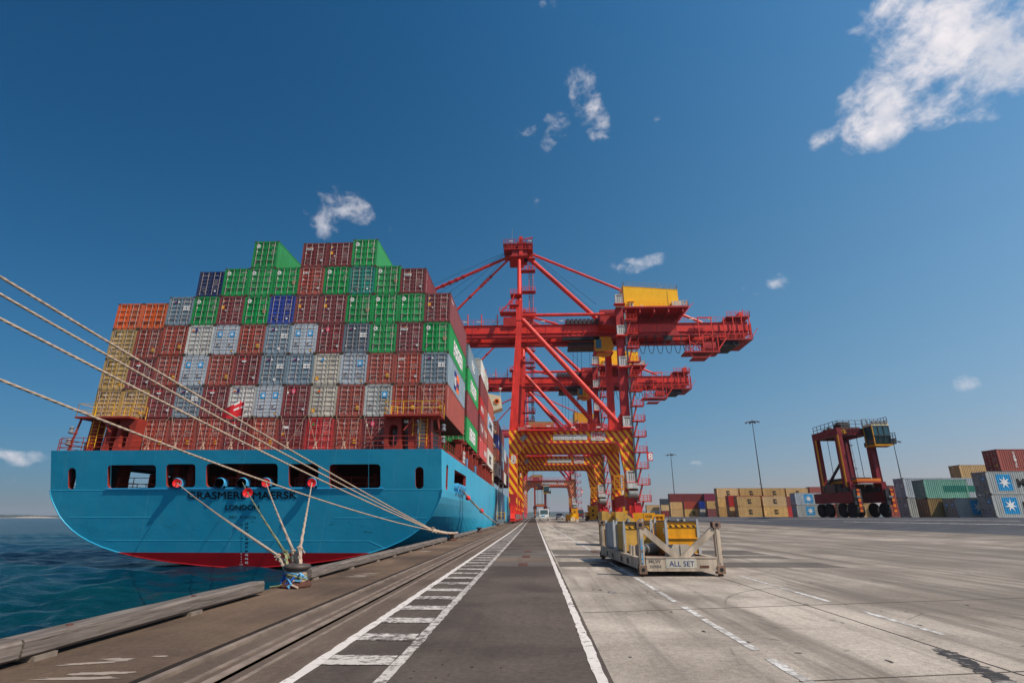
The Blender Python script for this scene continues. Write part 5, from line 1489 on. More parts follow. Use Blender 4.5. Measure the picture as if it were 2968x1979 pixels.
    b = MB(); b.box(-.6, 4.0, 6, 10, 17.4, 18.6, 'dark_steel'); b.box(-.9, 4.3, 5.6, 10.4, 18.9, 20.0, 'c_dirty_tan'); b.box(-1.8, -.6, 6, 8, 18, 19.4, 'steel'); b.box(-3, -1.8, 6, 7, 18.2, 19.0, 'steel')
    for xx in (-.6, 3.9): b.box(xx, xx + .12, 5.8, 5.95, 17.2, 18.9, 'steel')
    b.box(wx + .5, 4.6, 5, 11, 17.0, 17.15, DK)
    B(b, 'substation')
    b = MB()
    b.bar((-2.3, -.85, 15.3), (-1.3, -.85, 16.2), .8, .5, 'steel', up=(0, 1, 0)); b.box(-.9, -.1, -1.0, -.6, 14.5, 14.7, 'gear_yellow'); B(b, 'floodlight')
    for xx in (lx, wx): b = MB(); b.box(xx - .6, xx + .6, .8, D - .8, 15, 16.8, ST); B(b, 'cross_beam')
    return t


NEW = ('crane_red', 'stripe', 'crane_dark', 'house_yellow')
OLD = ('faded_red', 'stripe_faded', 'faded_red', 'gear_yellow')
crane(104.0, '8', NEW, 'nearest red quay crane with number 8 and striped portal legs')
crane(150.0, '7', NEW, 'second red quay crane with number 7, framed under the nearest portal')
crane(252.0, '6', OLD, 'distant faded pinkish quay crane, smallest of the three seen under the portals', False)


# ------------------------------------------------------------------ straddle carriers
def carrier(xa, y0, label, g=None):
    xb = xa + 4.15; y1 = y0 + 6.0; z = gz(xa + 2, y0)
    t = thing('straddle_carrier', label, 'straddle carrier', (xa + 2.07, y0 + 3, z), 0, 'straddle carriers')
    def B(b, n, par=None):
        ox, oy = xa + 2.07, y0 + 3
        b.v = [(x - ox, y - oy, zz) for x, y, zz in b.v]; return b.build(n, par or t)
    R, Dk = 'carrier_red', 'dark_steel'
    for x in (xa, xb):
        s = -1 if x == xa else 1
        for y in (y0, y1):
            b = MB(); b.bar((x, y, 2.2), (x, y, 11.0), .62, 1.15, R, up=(0, 1, 0), h2=.95); b.box(min(x + s * .30, x + s * .36), max(x + s * .30, x + s * .36), y - .6, y - .25, 2.6, 11, 'gear_yellow' if s < 0 else R)
            B(b, 'leg')
        b = MB(); b.box(x - .55, x + .55, y0 - 1.6, y1 + 2.4, 1.95, 3.3, R); b.box(x - .6, x + .6, y0 - .8, y0 + 1.5, 3.3, 3.9, Dk)
        for yy in (y0 + 1.5, y0 + 3.4, y0 + 5): b.box(x - .45, x + .45, yy - .5, yy + .5, 3.3, 4.3 + .3 * math.sin(yy), Dk)
        b.box(x - .7, x + .7, y0 + 2.0, y0 + 4.4, 3.3, 4.5, 'iron'); b.box(x - .5, x + .5, y0 - 2.0, y0 - 1.6, 1.6, 3.6, 'dark_steel')
        for q in range(6): b.tube((x + s * .62, y0 - 1 + q * 1.3, 3.3), (x + s * .62, y0 - .6 + q * 1.3, 4.4), .05, 'cable', 5)
        b.box(x - .3, x + .3, y0 - 1.2, y0 - .4, 3.3, 4.6, R); b.tube((x, y0 + 4.9, 3.3), (x, y0 + 4.9, 5.2), .1, Dk)
        sl_ = B(b, 'sill')
        b = MB(); b.box(x + s * .1, x + s * .1 + .36, y0 - 2.1, y0 - 2.0, .7, 3.6, 'stripe_orange'); B(b, 'bumper_guard', sl_)
        b = MB(); b.box(x - .25, x + .25, y0 - 2.16, y0 - 2.1, 2.5, 2.75, 'lamp'); B(b, 'headlight', sl_)
        for yy in (y0 - .4, y0 + 2.0, y0 + 5.5, y0 + 7.8):
            b = MB(); b.lathe([(.42, -.28), (.88, -.28), (.95, -.18), (.95, .18), (.88, .28), (.42, .28)], (x, yy, .95), 'rubber', 22, 'x')
            w = B(b, 'wheel')
            b = MB(); b.lathe([(.1, -.22), (.44, -.2), (.44, .2), (.1, .22)], (x, yy, .95), 'carrier_red', 14, 'x'); B(b, 'rim', w)
            b = MB(); b.box(x - .3, x + .3, yy - .8, yy + .8, 1.93, 2.0, 'faded_red'); B(b, 'mudguard', w)
        b = MB(); b.box(x - .32, x + .32, y0 - .5, y1 + .5, 11.0, 12.0, R); B(b, 'top_beam')
    b = MB(); b.bar((xa, y1 - .3, 3.9), (xa, y0 + .3, 7.4), .22, .3, 'dark_steel'); B(b, 'diagonal_strut')
    b = MB(); b.box(xa + .3, xb - .3, y0 - .35, y0 + .35, 11.0, 11.9, R); b.box(xa + .3, xb - .3, y1 - .35, y1 + .35, 11.0, 11.9, R); b.box(xa + .8, xb - .6, y0 + .6, y1 - .6, 11.3, 12.2, 'iron'); b.box(xa + 1.2, xa + 2.4, y0 + 1, y0 + 3, 12.2, 12.9, Dk)
    b.box(xa + .3, xa + 1.1, y0 - .4, y0 - .34, 11.2, 11.75, 'gear_yellow')
    railing(b, [(xa, y0 - .4, 12), (xb, y0 - .4, 12)], 1.0, 'dark_steel', 2, .8, .04); railing(b, [(xa, y1 + .4, 12), (xa, y0 - .4, 12)], 1.0, 'dark_steel', 2, 1.2, .04)
    for q in range(5): b.box(xa + .7 + q * .65, xa + 1.1 + q * .65, y1 - 1.6, y1 - .9, 12.0, 12.5 + .3 * (q % 2), 'iron')
    for q in range(7): b.path([(xa + .5 + q * .5, y0 - .4, 11.9), (xa + .6 + q * .5, y0 - .5, 11.2 - .2 * (q % 3)), (xa + .85 + q * .5, y0 - .4, 11.8)], .045, 'cable', 5)
    B(b, 'hoist_platform')
    b = MB(); x0, x1, ya, yb = xb - .7, xb + 1.5, y0 - 2.3, y0 - .4
    b.prism([(ya + .2, 9.6), (yb, 9.3), (yb, 12.0), (ya, 12.0), (ya - .05, 10.6)], 'x', x0, x1, 'glass'); b.box(x0 - .06, x1 + .06, ya - .1, yb + .1, 11.95, 12.25, 'ship_cream')
    for q in range(4): b.box(x0 + .1 + q * .55, x0 + .5 + q * .55, ya - .2, ya + .1, 12.25, 12.6, 'lamp')
    for q in (1, 2): b.bar((x0 + q * .73, ya - .08, 9.5), (x0 + q * .73, ya - .06, 11.9), .07, .07, Dk)
    b.bar((x0, ya - .08, 10.6), (x1, ya - .08, 10.6), .07, .07, Dk); railing(b, [(x0, yb, 12.25), (x1, yb, 12.25), (x1, ya, 12.25)], .9, 'dark_steel', 2, .6, .035); b.box(x1 + .1, x1 + .8, ya + .2, ya + 1.0, 9.5, 10.2, Dk); b.box(x0 - .08, x1 + .08, ya - .1, yb + .1, 9.25, 9.42, 'gear_yellow')
    for x in (x0, x1):
        for yy in (ya, yb): b.bar((x, yy, 9.4), (x, yy, 12), .1, .1, 'gear_yellow' if x == x0 else Dk)
    b.box(x0, x1 + .8, yb, yb + .6, 9.3, 9.9, Dk); railing(b, [(x1 + .7, yb + .4, 9.9), (x1 + .7, ya, 9.9)], 1.1, 'dark_steel', 3, .6, .04)
    b.box(x0 + .6, x1 - .6, ya + .5, yb - .5, 9.7, 10.8, 'black')
    B(b, 'operator_cab')
    b = MB(); b.box(xa + .5, xb - .5, y0 + .4, y1 - .4, 4.9, 5.25, 'iron'); b.box(xa + .55, xa + .95, y0 - 1.4, y1 + 1.6, 4.6, 4.9, 'gear_yellow'); b.box(xb - .95, xb - .55, y0 - 1.4, y1 + 1.6, 4.6, 4.9, 'gear_yellow'); b.box(xa + .5, xb - .5, y0 - 1.6, y0 - 1.2, 4.4, 5.0, 'stripe_orange'); b.box(xa + .5, xb - .5, y1 + 1.3, y1 + 1.7, 4.4, 5.0, 'gear_yellow')
    for xx in (xa + 1.2, xb - 1.2):
        for yy in (y0 + .8, y1 - .8): b.tube((xx, yy, 4.7), (xx, yy, 11.2), .04, 'cable', 5)
    B(b, 'spreader')
    b = MB()
    for dx in (-.25, .25): b.tube((xb + .75, y0 + .2 + dx, 3.0), (xb + .45, y0 + .2 + dx, 11), .04, R, 5)
    for i in range(22): b.box(xb + .45, xb + .75, y0 - .05, y0 + .45, 3.2 + i * .36, 3.26 + i * .36, R)
    railing(b, [(xb + .4, y0 - .5, 3), (xb + 1.5, y0 - .5, 3), (xb + 1.5, y0 + 1.2, 3)], 1.1, 'dark_steel', 2, .7, .035)
    B(b, 'ladder')
    return t


carrier(42.9, 77.0, 'red straddle carrier crossing the yard in front of the container stacks')
carrier(.45, 223.0, 'distant red straddle carrier standing on the road under the far crane', None)


# ------------------------------------------------------------------ light towers, far jib, lattice mast
def light_tower(x, y, h, label, heads):
    z = gz(x, y); t = thing('light_tower', label, 'light tower', (x, y, z), 0, 'yard light towers')
    b = MB(); b.tube((0, 0, 0), (0, 0, h), .24, 'dark_steel', 10, .1); b.box(-.5, .5, -.5, .5, 0, .3, 'concrete_block'); b.box(-.35, .35, -.3, .3, h * .33, h * .33 + .5, 'steel'); b.build('pole', t)
    b = MB(); b.tube((0, 0, h - .1), (0, 0, h + .9), .1, 'dark_steel'); b.bar((-2, 0, h), (2, 0, h), .16, .16, 'dark_steel'); b.bar((0, -2, h), (0, 2, h), .16, .16, 'dark_steel'); b.lathe([(1.35, 0), (1.45, .08), (1.35, .16)], (0, 0, h - .05), 'dark_steel', 16); b.build('crossarm', t)
    for i in range(heads):
        a = 2 * math.pi * i / heads; c, s = math.cos(a), math.sin(a); r = 1.7
        b = MB(); b.bar((c * r, s * r, h + .1), (c * (r + .9), s * (r + .9), h - .25), .55, .22, 'lamp'); b.build('floodlight', t)
light_tower(81.3, 200, 33.4, 'tall dark light tower rising behind the long tan container row', 8)
light_tower(65.4, 260, 28.0, 'thin far light tower standing behind the maroon topped stack', 6)
light_tower(130.6, 200, 25.8, 'slim light tower beyond the grey containers, right of the straddle carrier', 6)
t = thing('lattice_mast', 'pale grey lattice mast seen between the straddle carrier legs', 'mast', (72.5, 128, gz(72.5, 128)))
b = MB()
for sx in (-1, 1):
    for sy in (-1, 1): b.tube((sx * 1.1, sy * 1.1, 0), (sx * .85, sy * .85, 21), .05, 'steel', 5)
for i in range(12):
    z0, z1 = i * 1.75, (i + 1) * 1.75; w = 1.1 - .25 * z0 / 21
    for sy in (-1, 1): b.tube((-w, sy * w, z0), (w, sy * w, z1), .03, 'steel', 4); b.tube((w, sy * w, z0), (-w, sy * w, z1), .025, 'steel', 4); b.tube((-w, sy * w, z0), (w, sy * w, z0), .03, 'steel', 4)
    if i % 3 == 2: b.box(-1.3, 1.3, -1.3, 1.3, z1, z1 + .06, 'steel')
b.build('lattice', t)
t = thing('mobile_crane', 'pale mobile crane with raised jib far behind the quay crane stairs', 'crane', (33.5, 205, gz(33.5, 205)))
b = MB(); b.bar((-1.8, 0, 2.5), (1.5, 0, 18), 1.3, .9, 'ship_cream', up=(0, 1, 0), w2=.7); b.build('jib', t)
b = MB(); b.box(-4, 3, -1.3, 1.3, .8, 2.2, 'gear_yellow'); b.box(-3, 0, -1.2, 1.2, 2.2, 3.6, 'gear_yellow'); b.build('carriage', t)
for xx in (-3.2, -1.8, 1.4, 2.6):
    b = MB(); b.lathe([(.1, -1.3), (.55, -1.3), (.55, 1.3), (.1, 1.3)], (xx, 0, .55), 'rubber', 14, 'y'); b.build('wheel', t)
b = MB(); b.tube((1.5, 0, 18), (3.6, 0, 3), .03, 'cable', 4); b.build('hook_rope', t)


# ------------------------------------------------------------------ flat rack with yellow bins
RK = (2.58, 14.25)
t = thing('flat_rack', 'worn off-white flat rack with braced end frame standing on the concrete', 'flat rack', (RK[0], RK[1], 0), math.radians(3.0))
RW, RL = 2.1, 5.7
b = MB()
b.box(.0, .16, .15, RL - .15, .16, .42, 'rack_tan'); b.box(RW - .16, RW, .15, RL - .15, .16, .42, 'rack_tan')
for i in range(9): y = .5 + i * .62; b.box(.16, RW - .16, y, y + .1, .18, .34, 'rack_tan')
b.box(.16, RW - .16, .2, RL - .2, .345, .385, 'rusty_iron'); b.box(.16, RW - .16, RL - .2, RL, .16, .42, 'rack_tan')
for y in (1.2, 2.0, 3.3, 4.2): b.box(-.006, .1, y, y + .22, .2, .34, 'black')
b.build('base_frame', t)
for x0 in (0, RW - .17):
    for y0, m in ((0, 0), (RL - .17, 1)):
        b = MB(); b.box(x0 + .02, x0 + .15, y0 + .02, y0 + .15, .24, 1.14, 'rack_tan'); b.box(x0 + .055, x0 + .115, y0 + .004, y0 + .03, .3, 1.1, 'rack_tan')
        if x0 == 0 and y0 == 0:
            for i, ch in enumerate('U010984'): b.text(ch, (x0 + .062, y0 + .001, .80 - i * .085), (1, 0, 0), (0, 0, 1), .065, 'mark_blue' if i != 3 else 'mark_navy', .05, 'l', .03)
        if x0 > 0 and y0 == 0: b.box(x0 + .151, x0 + .155, y0 + .02, y0 + .15, .3, .74, 'stripe_small')
        post = b.build('corner_post', t)
        for z0, z1 in ((.06, .25), (1.13, 1.27)):
            b = MB(); b.box(x0 - .012, x0 + .182, y0 - .012, y0 + .182, z0, z1, 'rack_casting')
            b.lathe([(.045, 0), (.045, .01)], (x0 + .085, y0 - .018, (z0 + z1) / 2), 'black', 12, 'y'); b.lathe([(.045, 0), (.045, .01)], (x0 - .018, y0 + .085, (z0 + z1) / 2), 'black', 12, 'x')
            b.build('corner_casting', post)
        b = MB(); b.lathe([(.05, 0), (.075, .03), (.04, .06), (.04, .07)], (x0 + .085, y0 + .085, 0), 'rusty_iron', 10); b.build('twist_lock', post)
for y0 in (.02, RL - .14):
    for s in (0, 1):
        b = MB(); xa_, xb_ = (.17, 1.0) if s == 0 else (RW - .17, 1.1)
        b.bar((xa_, y0 + .06, 1.08), (xb_, y0 + .06, .40), .1, .15, 'rack_tan', up=(0, 0, 1)); b.build('end_brace', t)
b = MB(); b.box(.17, RW - .17, .015, .13, .14, .42, 'rack_tan'); b.box(.17, RW - .17, .0, .16, .42, .45, 'rack_tan'); b.box(.17, RW - .17, .0, .16, .12, .15, 'rack_tan')
b.box(.66, 1.42, .009, .016, .19, .41, 'c_cream'); b.text('ALL SET', (.74, .004, .235), (1, 0, 0), (0, 0, 1), .12, 'mark_navy', .62, 'l', 0)
b.text('MLW', (.24, .01, .31), (1, 0, 0), (0, 0, 1), .08, 'mark_grey', .3); b.text('20984', (.24, .01, .2), (1, 0, 0), (0, 0, 1), .06, 'mark_grey', .3); b.box(1.5, 1.72, .007, .012, .2, .25, 'rusty_iron')
b.build('end_beam', t)
for x0, y0 in ((.1, 1.0), (.14, 1.5), (.1, 2.1)):
    b = MB(); b.tube((x0, y0, .42), (x0, y0, .66), .045, 'rack_tan', 8); b.build('stake_post', t)
rk = t
def on_rack(x, y, z):
    a = math.radians(3.0); return (RK[0] + x * math.cos(a) - y * math.sin(a), RK[1] + x * math.sin(a) + y * math.cos(a), z)
def bin_(x, y, w, d, h, z, label, col, dull=False):
    t = thing('storage_bin', label, 'bin', on_rack(x, y, z), math.radians(3.0), 'yellow bins on the flat rack')
    m = col
    b = MB(); b.box(.05, w - .05, .03, d - .03, .06, h, m, 't'); b.box(.08, w - .08, .06, d - .06, .1, .12, m)
    b.grid([[(x_, y_, h - .004) for x_, y_ in ((.05, .03), (w - .05, .03), (w - .05, d - .03), (.05, d - .03))], [(x_, y_, h - .004) for x_, y_ in ((.09, .07), (w - .09, .07), (w - .09, d - .07), (.09, d - .07))]], m, close=True)
    b.grid([[(x_, y_, h - .004) for x_, y_ in ((.09, .07), (w - .09, .07), (w - .09, d - .07), (.09, d - .07))], [(x_, y_, .12) for x_, y_ in ((.09, .07), (w - .09, .07), (w - .09, d - .07), (.09, d - .07))]], m, close=True)
    b.box(.06, w - .06, .008, .03, h - .13, h - .075, 'stripe_small')
    if not dull: b.bar((.06, .015, h * .52), (w - .06, .015, h * .52), .04, .04, m); b.box(.06, w - .06, .022, .032, h * .52 - .045, h * .52 - .02, 'dark_steel'); b.box(.02, .05, .12, d - .1, h * .6, h * .6 + .03, m)
    b.box(.035, .05, .16, .3, h - .3, h - .16, 'mark_white')
    b.box(.05, w - .05, .0, .05, h, h + .025, 'dark_steel'); b.box(.05, w - .05, d - .05, d, h, h + .025, 'dark_steel')
    b.build('tub', t)
    for x0 in (0, w - .07):
        for y0 in (0, d - .07):
            b = MB(); b.box(x0, x0 + .07, y0, y0 + .07, 0, h + .02, 'rack_grey'); b.box(x0 + .01, x0 + .06, y0 + .01, y0 + .06, h + .02, h + .08, 'rack_grey'); b.build('corner_post', t)
    for x0 in (.3 * w, .7 * w):
        b = MB(); b.tube((x0, d / 2, h + .02), (x0, d / 2, h + .06), .03, 'dark_steel', 6); b.bar((x0, d / 2, h + .06), (x0 + .05, d / 2, h + .14), .05, .03, 'steel'); b.build('lifting_lug', t)
    return t
M['dull_yellow'] = paint('scuffed_yellow_paint', lin(196, 152, 70), .6, var=.2, scale=3, rust=.35, streak=.2)
bin_(1.06, 1.25, .94, 1.15, .86, .39, 'bright yellow bin with black hazard edge at the front of the flat rack', 'gear_yellow')
bin_(.12, 2.25, .86, 1.15, .80, .39, 'scuffed dull yellow bin at the quay side of the flat rack', 'dull_yellow', True)
bin_(1.06, 2.75, .88, 1.15, .86, .39, 'second yellow bin, half hidden behind the bright front bin', 'gear_yellow')
bin_(.12, 3.75, .86, 1.4, .82, .39, 'faded pale bin at the far quay-side corner of the flat rack', 'rack_grey', True)
t = thing('concrete_block', 'pale faceted concrete weight lying behind the flat rack end beam', 'block', on_rack(.86, .35, .385), math.radians(3))
b = MB(); o = [(0, .0), (0, .14), (.12, .34), (.5, .34), (.66, .12), (.62, 0)]
A = [(x, 0, z) for x, z in o]; Bk = [(x * .9 + .03, .5, z * .9) for x, z in o]
b.grid([A, Bk], 'concrete_block', close=True); b.face(A[::-1], 'concrete_block'); b.face(Bk, 'concrete_block'); b.bar((.3, -.01, .0), (.3, -.01, .33), .02, .02, 'concrete_block', up=(0, 1, 0)); b.build('block', t)
t = thing('steel_drum', 'grey steel roll lying under the left brace of the flat rack', 'drum', on_rack(.35, 1.45, .385), math.radians(-50))
b = MB(); b.lathe([(.02, 0), (.15, 0), (.15, .75), (.02, .75)], (0, 0, .15), 'steel', 16, 'y'); b.lathe([(.155, .1), (.16, .12), (.16, .2), (.155, .22)], (0, 0, .15), 'dark_steel', 16, 'y'); b.build('roll', t)

# ribbed yellow gear cages standing behind the rack
def cage(x, y, w, d, h, z, label, lid, plate_=False):
    t = thing('gear_cage', label, 'cage', (x, y, z), 0, 'yellow gear cages')
    b = MB()
    for i in range(int(w / .19) + 1): xx = i * w / int(w / .19); b.box(xx - .05, xx + .05, -.02, .05, .12, h, 'gear_yellow'); b.box(xx - .05, xx + .05, d - .05, d + .02, .12, h, 'gear_yellow')
    for i in range(int(d / .22) + 1): yy = i * d / int(d / .22); b.box(-.02, .05, yy - .05, yy + .05, .12, h, 'gear_yellow'); b.box(w - .05, w + .02, yy - .05, yy + .05, .12, h, 'gear_yellow')
    b.box(-.05, w + .05, -.05, .07, 0, .14, 'gear_yellow'); b.box(-.05, w + .05, d - .07, d + .05, 0, .14, 'gear_yellow'); b.box(-.05, .07, .07, d - .07, 0, .14, 'gear_yellow'); b.box(w - .07, w + .05, .07, d - .07, 0, .14, 'gear_yellow')
    b.box(.08, w - .08, .08, d - .08, .1, h * .8, 'rusty_iron')
    b.build('cage', t)
    b = MB()
    if plate_: b.box(-.06, w + .06, -.08, -.03, h * .55, h + .45, 'gear_yellow'); b.box(w / 2 - .02, w / 2 + .02, -.1, -.08, h * .55, h + .45, 'gear_yellow'); b.text('STACKER', (w * .55, -.085, h + .22), (1, 0, 0), (0, 0, 1), .12, 'mark_dark', w * .35)
    elif lid: b.prism([(-.05, h), (w + .05, h), (w + .05, h + .12), (w * .4, h + .5), (-.05, h + .5)], 'y', -.05, d + .05, lid)
    else: b.box(-.06, w + .06, -.06, d + .06, h, h + .1, 'gear_yellow')
    b.build('panel' if plate_ else 'lid', t)
zg = 0.0
cage(3.5, 28.6, .55, 1.6, 1.15, zg, 'dark yellow cage with tan lid, nearest the road', 'dull_yellow')
cage(4.12, 28.1, .82, 1.8, 1.12, zg, 'ribbed yellow cage with a sloping tan lid', 'dull_yellow')
cage(5.02, 28.2, .95, 1.7, 1.12, zg, 'ribbed yellow cage behind a tall yellow plate', None, True)
cage(6.05, 28.3, .42, 1.7, 1.4, zg, 'narrow ribbed yellow cage at the yard end of the cages', None)


# ------------------------------------------------------------------ spreaders and vehicles under the cranes
def spreader_on_stand(x, y, w, h, label):
    z = gz(x, y); t = thing('crane_spreader', label, 'spreader', (x, y, z), 0, 'spare spreaders')
    b = MB()
    b.prism([(.15 * w, .1 * h), (.85 * w, .1 * h), (.78 * w, .45 * h), (w, .75 * h), (.9 * w, h), (.1 * w, h), (0, .75 * h), (.22 * w, .45 * h)], 'y', 0, .5, 'gear_yellow')
    for zz in (.33, .62): b.box(.42 * w, .62 * w, -.03, .0, zz * h, (zz + .13) * h, 'black')
    for xx in (.12, .88): b.lathe([(.02, -.12), (.3, -.12), (.3, .12), (.02, .12)], (xx * w, .2, h * .97), 'gear_yellow', 12, 'y')
    b.build('head_block', t)
    b = MB(); b.box(-.1, w + .1, .5, 6.5, .35 * h, .6 * h, 'gear_yellow'); b.box(0, w, .6, 6.4, 0, .35 * h, 'rusty_iron'); b.build('frame', t)
    b = MB(); b.box(.1, w - .1, -.1, .4, 0, .1 * h, 'rack_tan'); b.build('stand', t)
spreader_on_stand(12.6, 132, 2.5, 3.4, 'tall yellow spreader head parked at the foot of the second crane')
spreader_on_stand(12.3, 185, 2.3, 3.2, 'smaller yellow spreader head farther along the quay')
t = thing('ballast_tray', 'low yellow tray with pale blocks on the quay under the cranes', 'tray', (7.0, 122, gz(7, 122)))
b = MB(); b.box(0, 2.7, 0, 3, .1, 1.5, 'gear_yellow'); b.box(.9, 1.9, -.2, 0, .1, .9, 'ship_cream'); b.box(.3, .6, -.15, 0, 0, .4, 'white_box'); b.box(2.1, 2.6, -.15, 0, 0, .5, 'white_box'); b.box(.9, 2.2, -.05, .05, .95, 1.6, 'house_yellow'); b.build('tray', t)


def vehicle(kind, x, y, label, cat, paint_, w, L, H):
    z = gz(x, y); t = thing(kind, label, cat, (x, y, z), 0, None)
    b = MB(); h0 = .45
    prof = {'minibus': [(0, h0), (L, h0), (L, H), (.55, H), (.1, H * .52)], 'pickup_truck': [(0, h0), (L, h0), (L, H * .56), (L * .62, H * .56), (L * .58, H), (L * .3, H), (L * .2, H * .6), (0, H * .5)], 'tractor_unit': [(0, h0), (L, h0), (L, H), (.3, H), (.05, H * .55)]}[kind]
    b.prism(prof, 'x', -w / 2, w / 2, paint_)
    b.box(-w / 2 - .03, w / 2 + .03, -.08, .02, h0 - .05, h0 + .25, 'dark_steel' if paint_ != 'vehicle_white' else 'white_box'); b.build('body', t)
    b = MB(); y0 = {'minibus': (.12, .53), 'pickup_truck': (L * .205, L * .295), 'tractor_unit': (.05, .28)}[kind]; zz = {'minibus': (H * .55, H * .95), 'pickup_truck': (H * .62, H * .95), 'tractor_unit': (H * .58, H * .92)}[kind]
    b.face([(-w * .44, y0[0] - .03, zz[0]), (w * .44, y0[0] - .03, zz[0]), (w * .42, y0[1] - .03, zz[1]), (-w * .42, y0[1] - .03, zz[1])], 'glass'); b.build('windscreen', t)
    b = MB()
    for s in (-1, 1): b.box(s * w / 2 - .01 if s > 0 else -w / 2 - .02, s * w / 2 + .02 if s > 0 else -w / 2 + .01, L * .3, L * .55 if kind != 'minibus' else L * .92, zz[0], zz[1] * .97, 'glass')
    b.build('side_window', t)
    for s in (-1, 1):
        b = MB(); b.box(s * w * .36 - .14, s * w * .36 + .14, -.05, .08, .72, .9, 'lamp'); b.build('headlight', t)
        b = MB(); b.bar((s * w * .5, .3, zz[0] + .2), (s * (w * .5 + .22), .2, zz[0] + .25), .06, .3, 'black'); b.build('mirror', t)
        for yy in (L * .18, L * .8):
            b = MB(); b.lathe([(.1, -.11), (.38, -.11), (.38, .11), (.1, .11)], (s * (w / 2 - .12), yy, .38), 'rubber', 14, 'x'); b.build('wheel', t)
    if kind == 'minibus':
        b = MB(); b.box(-w * .3, w * .1, -.02, .06, 1.0, 1.25, 'mark_blue'); b.box(-w / 2, w / 2, .6, L, H, H + .06, 'white_box'); b.build('front_panel', t)
vehicle('minibus', 2.55, 141, 'white minibus with blue front panel coming along the road', 'minibus', 'vehicle_white', 2.3, 6.5, 2.7)
vehicle('pickup_truck', 7.7, 168, 'white pickup parked on the apron left of the yellow tray', 'pickup', 'vehicle_white', 1.9, 5.0, 1.85)
vehicle('tractor_unit', 17.0, 205, 'maroon truck cab parked between the spreaders', 'truck', 'vehicle_maroon', 2.3, 5.5, 3.0)
t = thing('forklift', 'black forklift mast beside the second crane leg', 'forklift', (18.3, 122, gz(18, 122)))
b = MB(); b.bar((0, 0, .2), (0, 0, 3.2), .16, .2, 'black'); b.bar((.9, 0, .2), (.9, 0, 3.2), .16, .2, 'black')
for z in (.5, 1.5, 2.4, 3.1): b.bar((0, 0, z), (.9, 0, z), .1, .1, 'black')
b.build('lift_mast', t)
b = MB(); b.box(-.15, 1.05, .3, 2.4, .4, 1.2, 'dark_steel'); b.box(0, .9, .9, 2.2, 2.1, 2.2, 'black'); b.bar((0, .9, 1.2), (0, .9, 2.1), .07, .07, 'black'); b.bar((.9, .9, 1.2), (.9, .9, 2.1), .07, .07, 'black'); b.bar((0, 2.2, 1.2), (0, 2.2, 2.1), .07, .07, 'black'); b.build('body', t)
for xx in (-.1, 1.0):
    for yy in (.6, 2.0): b = MB(); b.lathe([(.05, -.12), (.34, -.12), (.34, .12), (.05, .12)], (xx, yy, .34), 'rubber', 12, 'x'); b.build('wheel', t)


# ------------------------------------------------------------------ quay edge: timber kerbs, bollards, mooring lines
M['dull_concrete'] = paint('dirty_packing_concrete', lin(128, 114, 102), .9, var=.25, scale=5, bump=.4)
def kerb(y0, y1, label, w=.29, h=.19, gap=.05, blocks=True):
    t = thing('timber_kerb', label, 'kerb', (-5.23, y0, gz(-5, y0)), 0, 'timber kerbs along the quay edge')
    L = y1 - y0; c = .03; b = MB(); rows = []
    n = max(2, int(L / .8)); rgk = random.Random(int(y0 * 10))
    for i in range(n + 1):
        y = L * i / n; j = lambda: rgk.uniform(-.006, .006)
        sec = [(-w / 2, gap), (w / 2 - c, gap), (w / 2, gap + c), (w / 2, gap + h - c), (w / 2 - c, gap + h), (-w / 2 + c, gap + h), (-w / 2, gap + h - c)]
        rows.append([(x + j(), y, z + j()) for x, z in sec])
    b.grid([r[::-1] for r in rows], 'timber', close=True); b.face(rows[0], 'timber'); b.face(rows[-1][::-1], 'timber')
    b.build('beam', t)
    if blocks:
        k = 0
        y = .15
        while y < L:
            b = MB(); b.box(-w / 2 + .02, w / 2 + .012, y, y + .28, 0, gap, 'dull_concrete'); b.build('packing_block', t); y += 2.6
    b = MB(); y = .7
    while y < L: b.lathe([(.035, 0), (.035, .012), (.0, .014)], (0, y, gap + h), 'rusty_iron', 8); y += 2.3
    b.build('bolt', t)
kerb(-4, 5.75, 'weathered timber kerb at the lower left corner of the quay')
kerb(5.77, 10.75, 'weathered timber kerb between the corner joint and the first bollard')
kerb(13.0, 20.4, 'weathered timber kerb just beyond the first bollard')
kerb(20.42, 32.9, 'weathered timber kerb running up to the bundle of ropes')
kerb(35.6, 50.0, 'timber kerb beyond the roped bollard, under the ship side')
kerb(52.5, 76, 'timber kerb between the second and third plain bollards')
kerb(79, 125, 'farthest timber kerb, beyond the last plain bollard')

def bollard(y, label, m='iron'):
    t = thing('mooring_bollard', label, 'bollard', (-5.0, y, gz(-5, y)), 0, 'bollards along the quay edge')
    b = MB(); b.lathe([(.42, 0), (.44, .05), (.4, .14), (.3, .17), (.02, .17)], (0, 0, 0), 'rusty_iron', 12)
    for i in range(6): a = i * 1.047; b.lathe([(.05, 0), (.05, .06), (.02, .07)], (.34 * math.cos(a), .34 * math.sin(a), .13), 'rusty_iron', 6)
    b.build('base', t)
    b = MB(); b.lathe([(.25, .1), (.21, .2), (.17, .34), (.17, .44)], (0, 0, 0), m, 18); b.build('post', t, smooth=True)
    b = MB(); b.lathe([(.17, .42), (.27, .45), (.36, .5), (.375, .56), (.34, .61), (.2, .635), (.02, .64)], (0, 0, 0), m, 22); b.build('cap', t, smooth=True)
    for c in t.children: c.scale = (.74, .74, .72)
    return t
bollard(11.95, 'heavy mushroom bollard holding five tangled ropes near the corner')
bollard(34.2, 'bollard holding the bundle of long ropes from off to the side', 'iron')
bollard(51.2, 'first plain bollard beyond the rope bundle', 'dark_steel')
bollard(77.5, 'bollard holding the two ropes with red discs from the ship side', 'dark_steel')
bollard(96, 'small far bollard near the foot of the gangway', 'dark_steel')


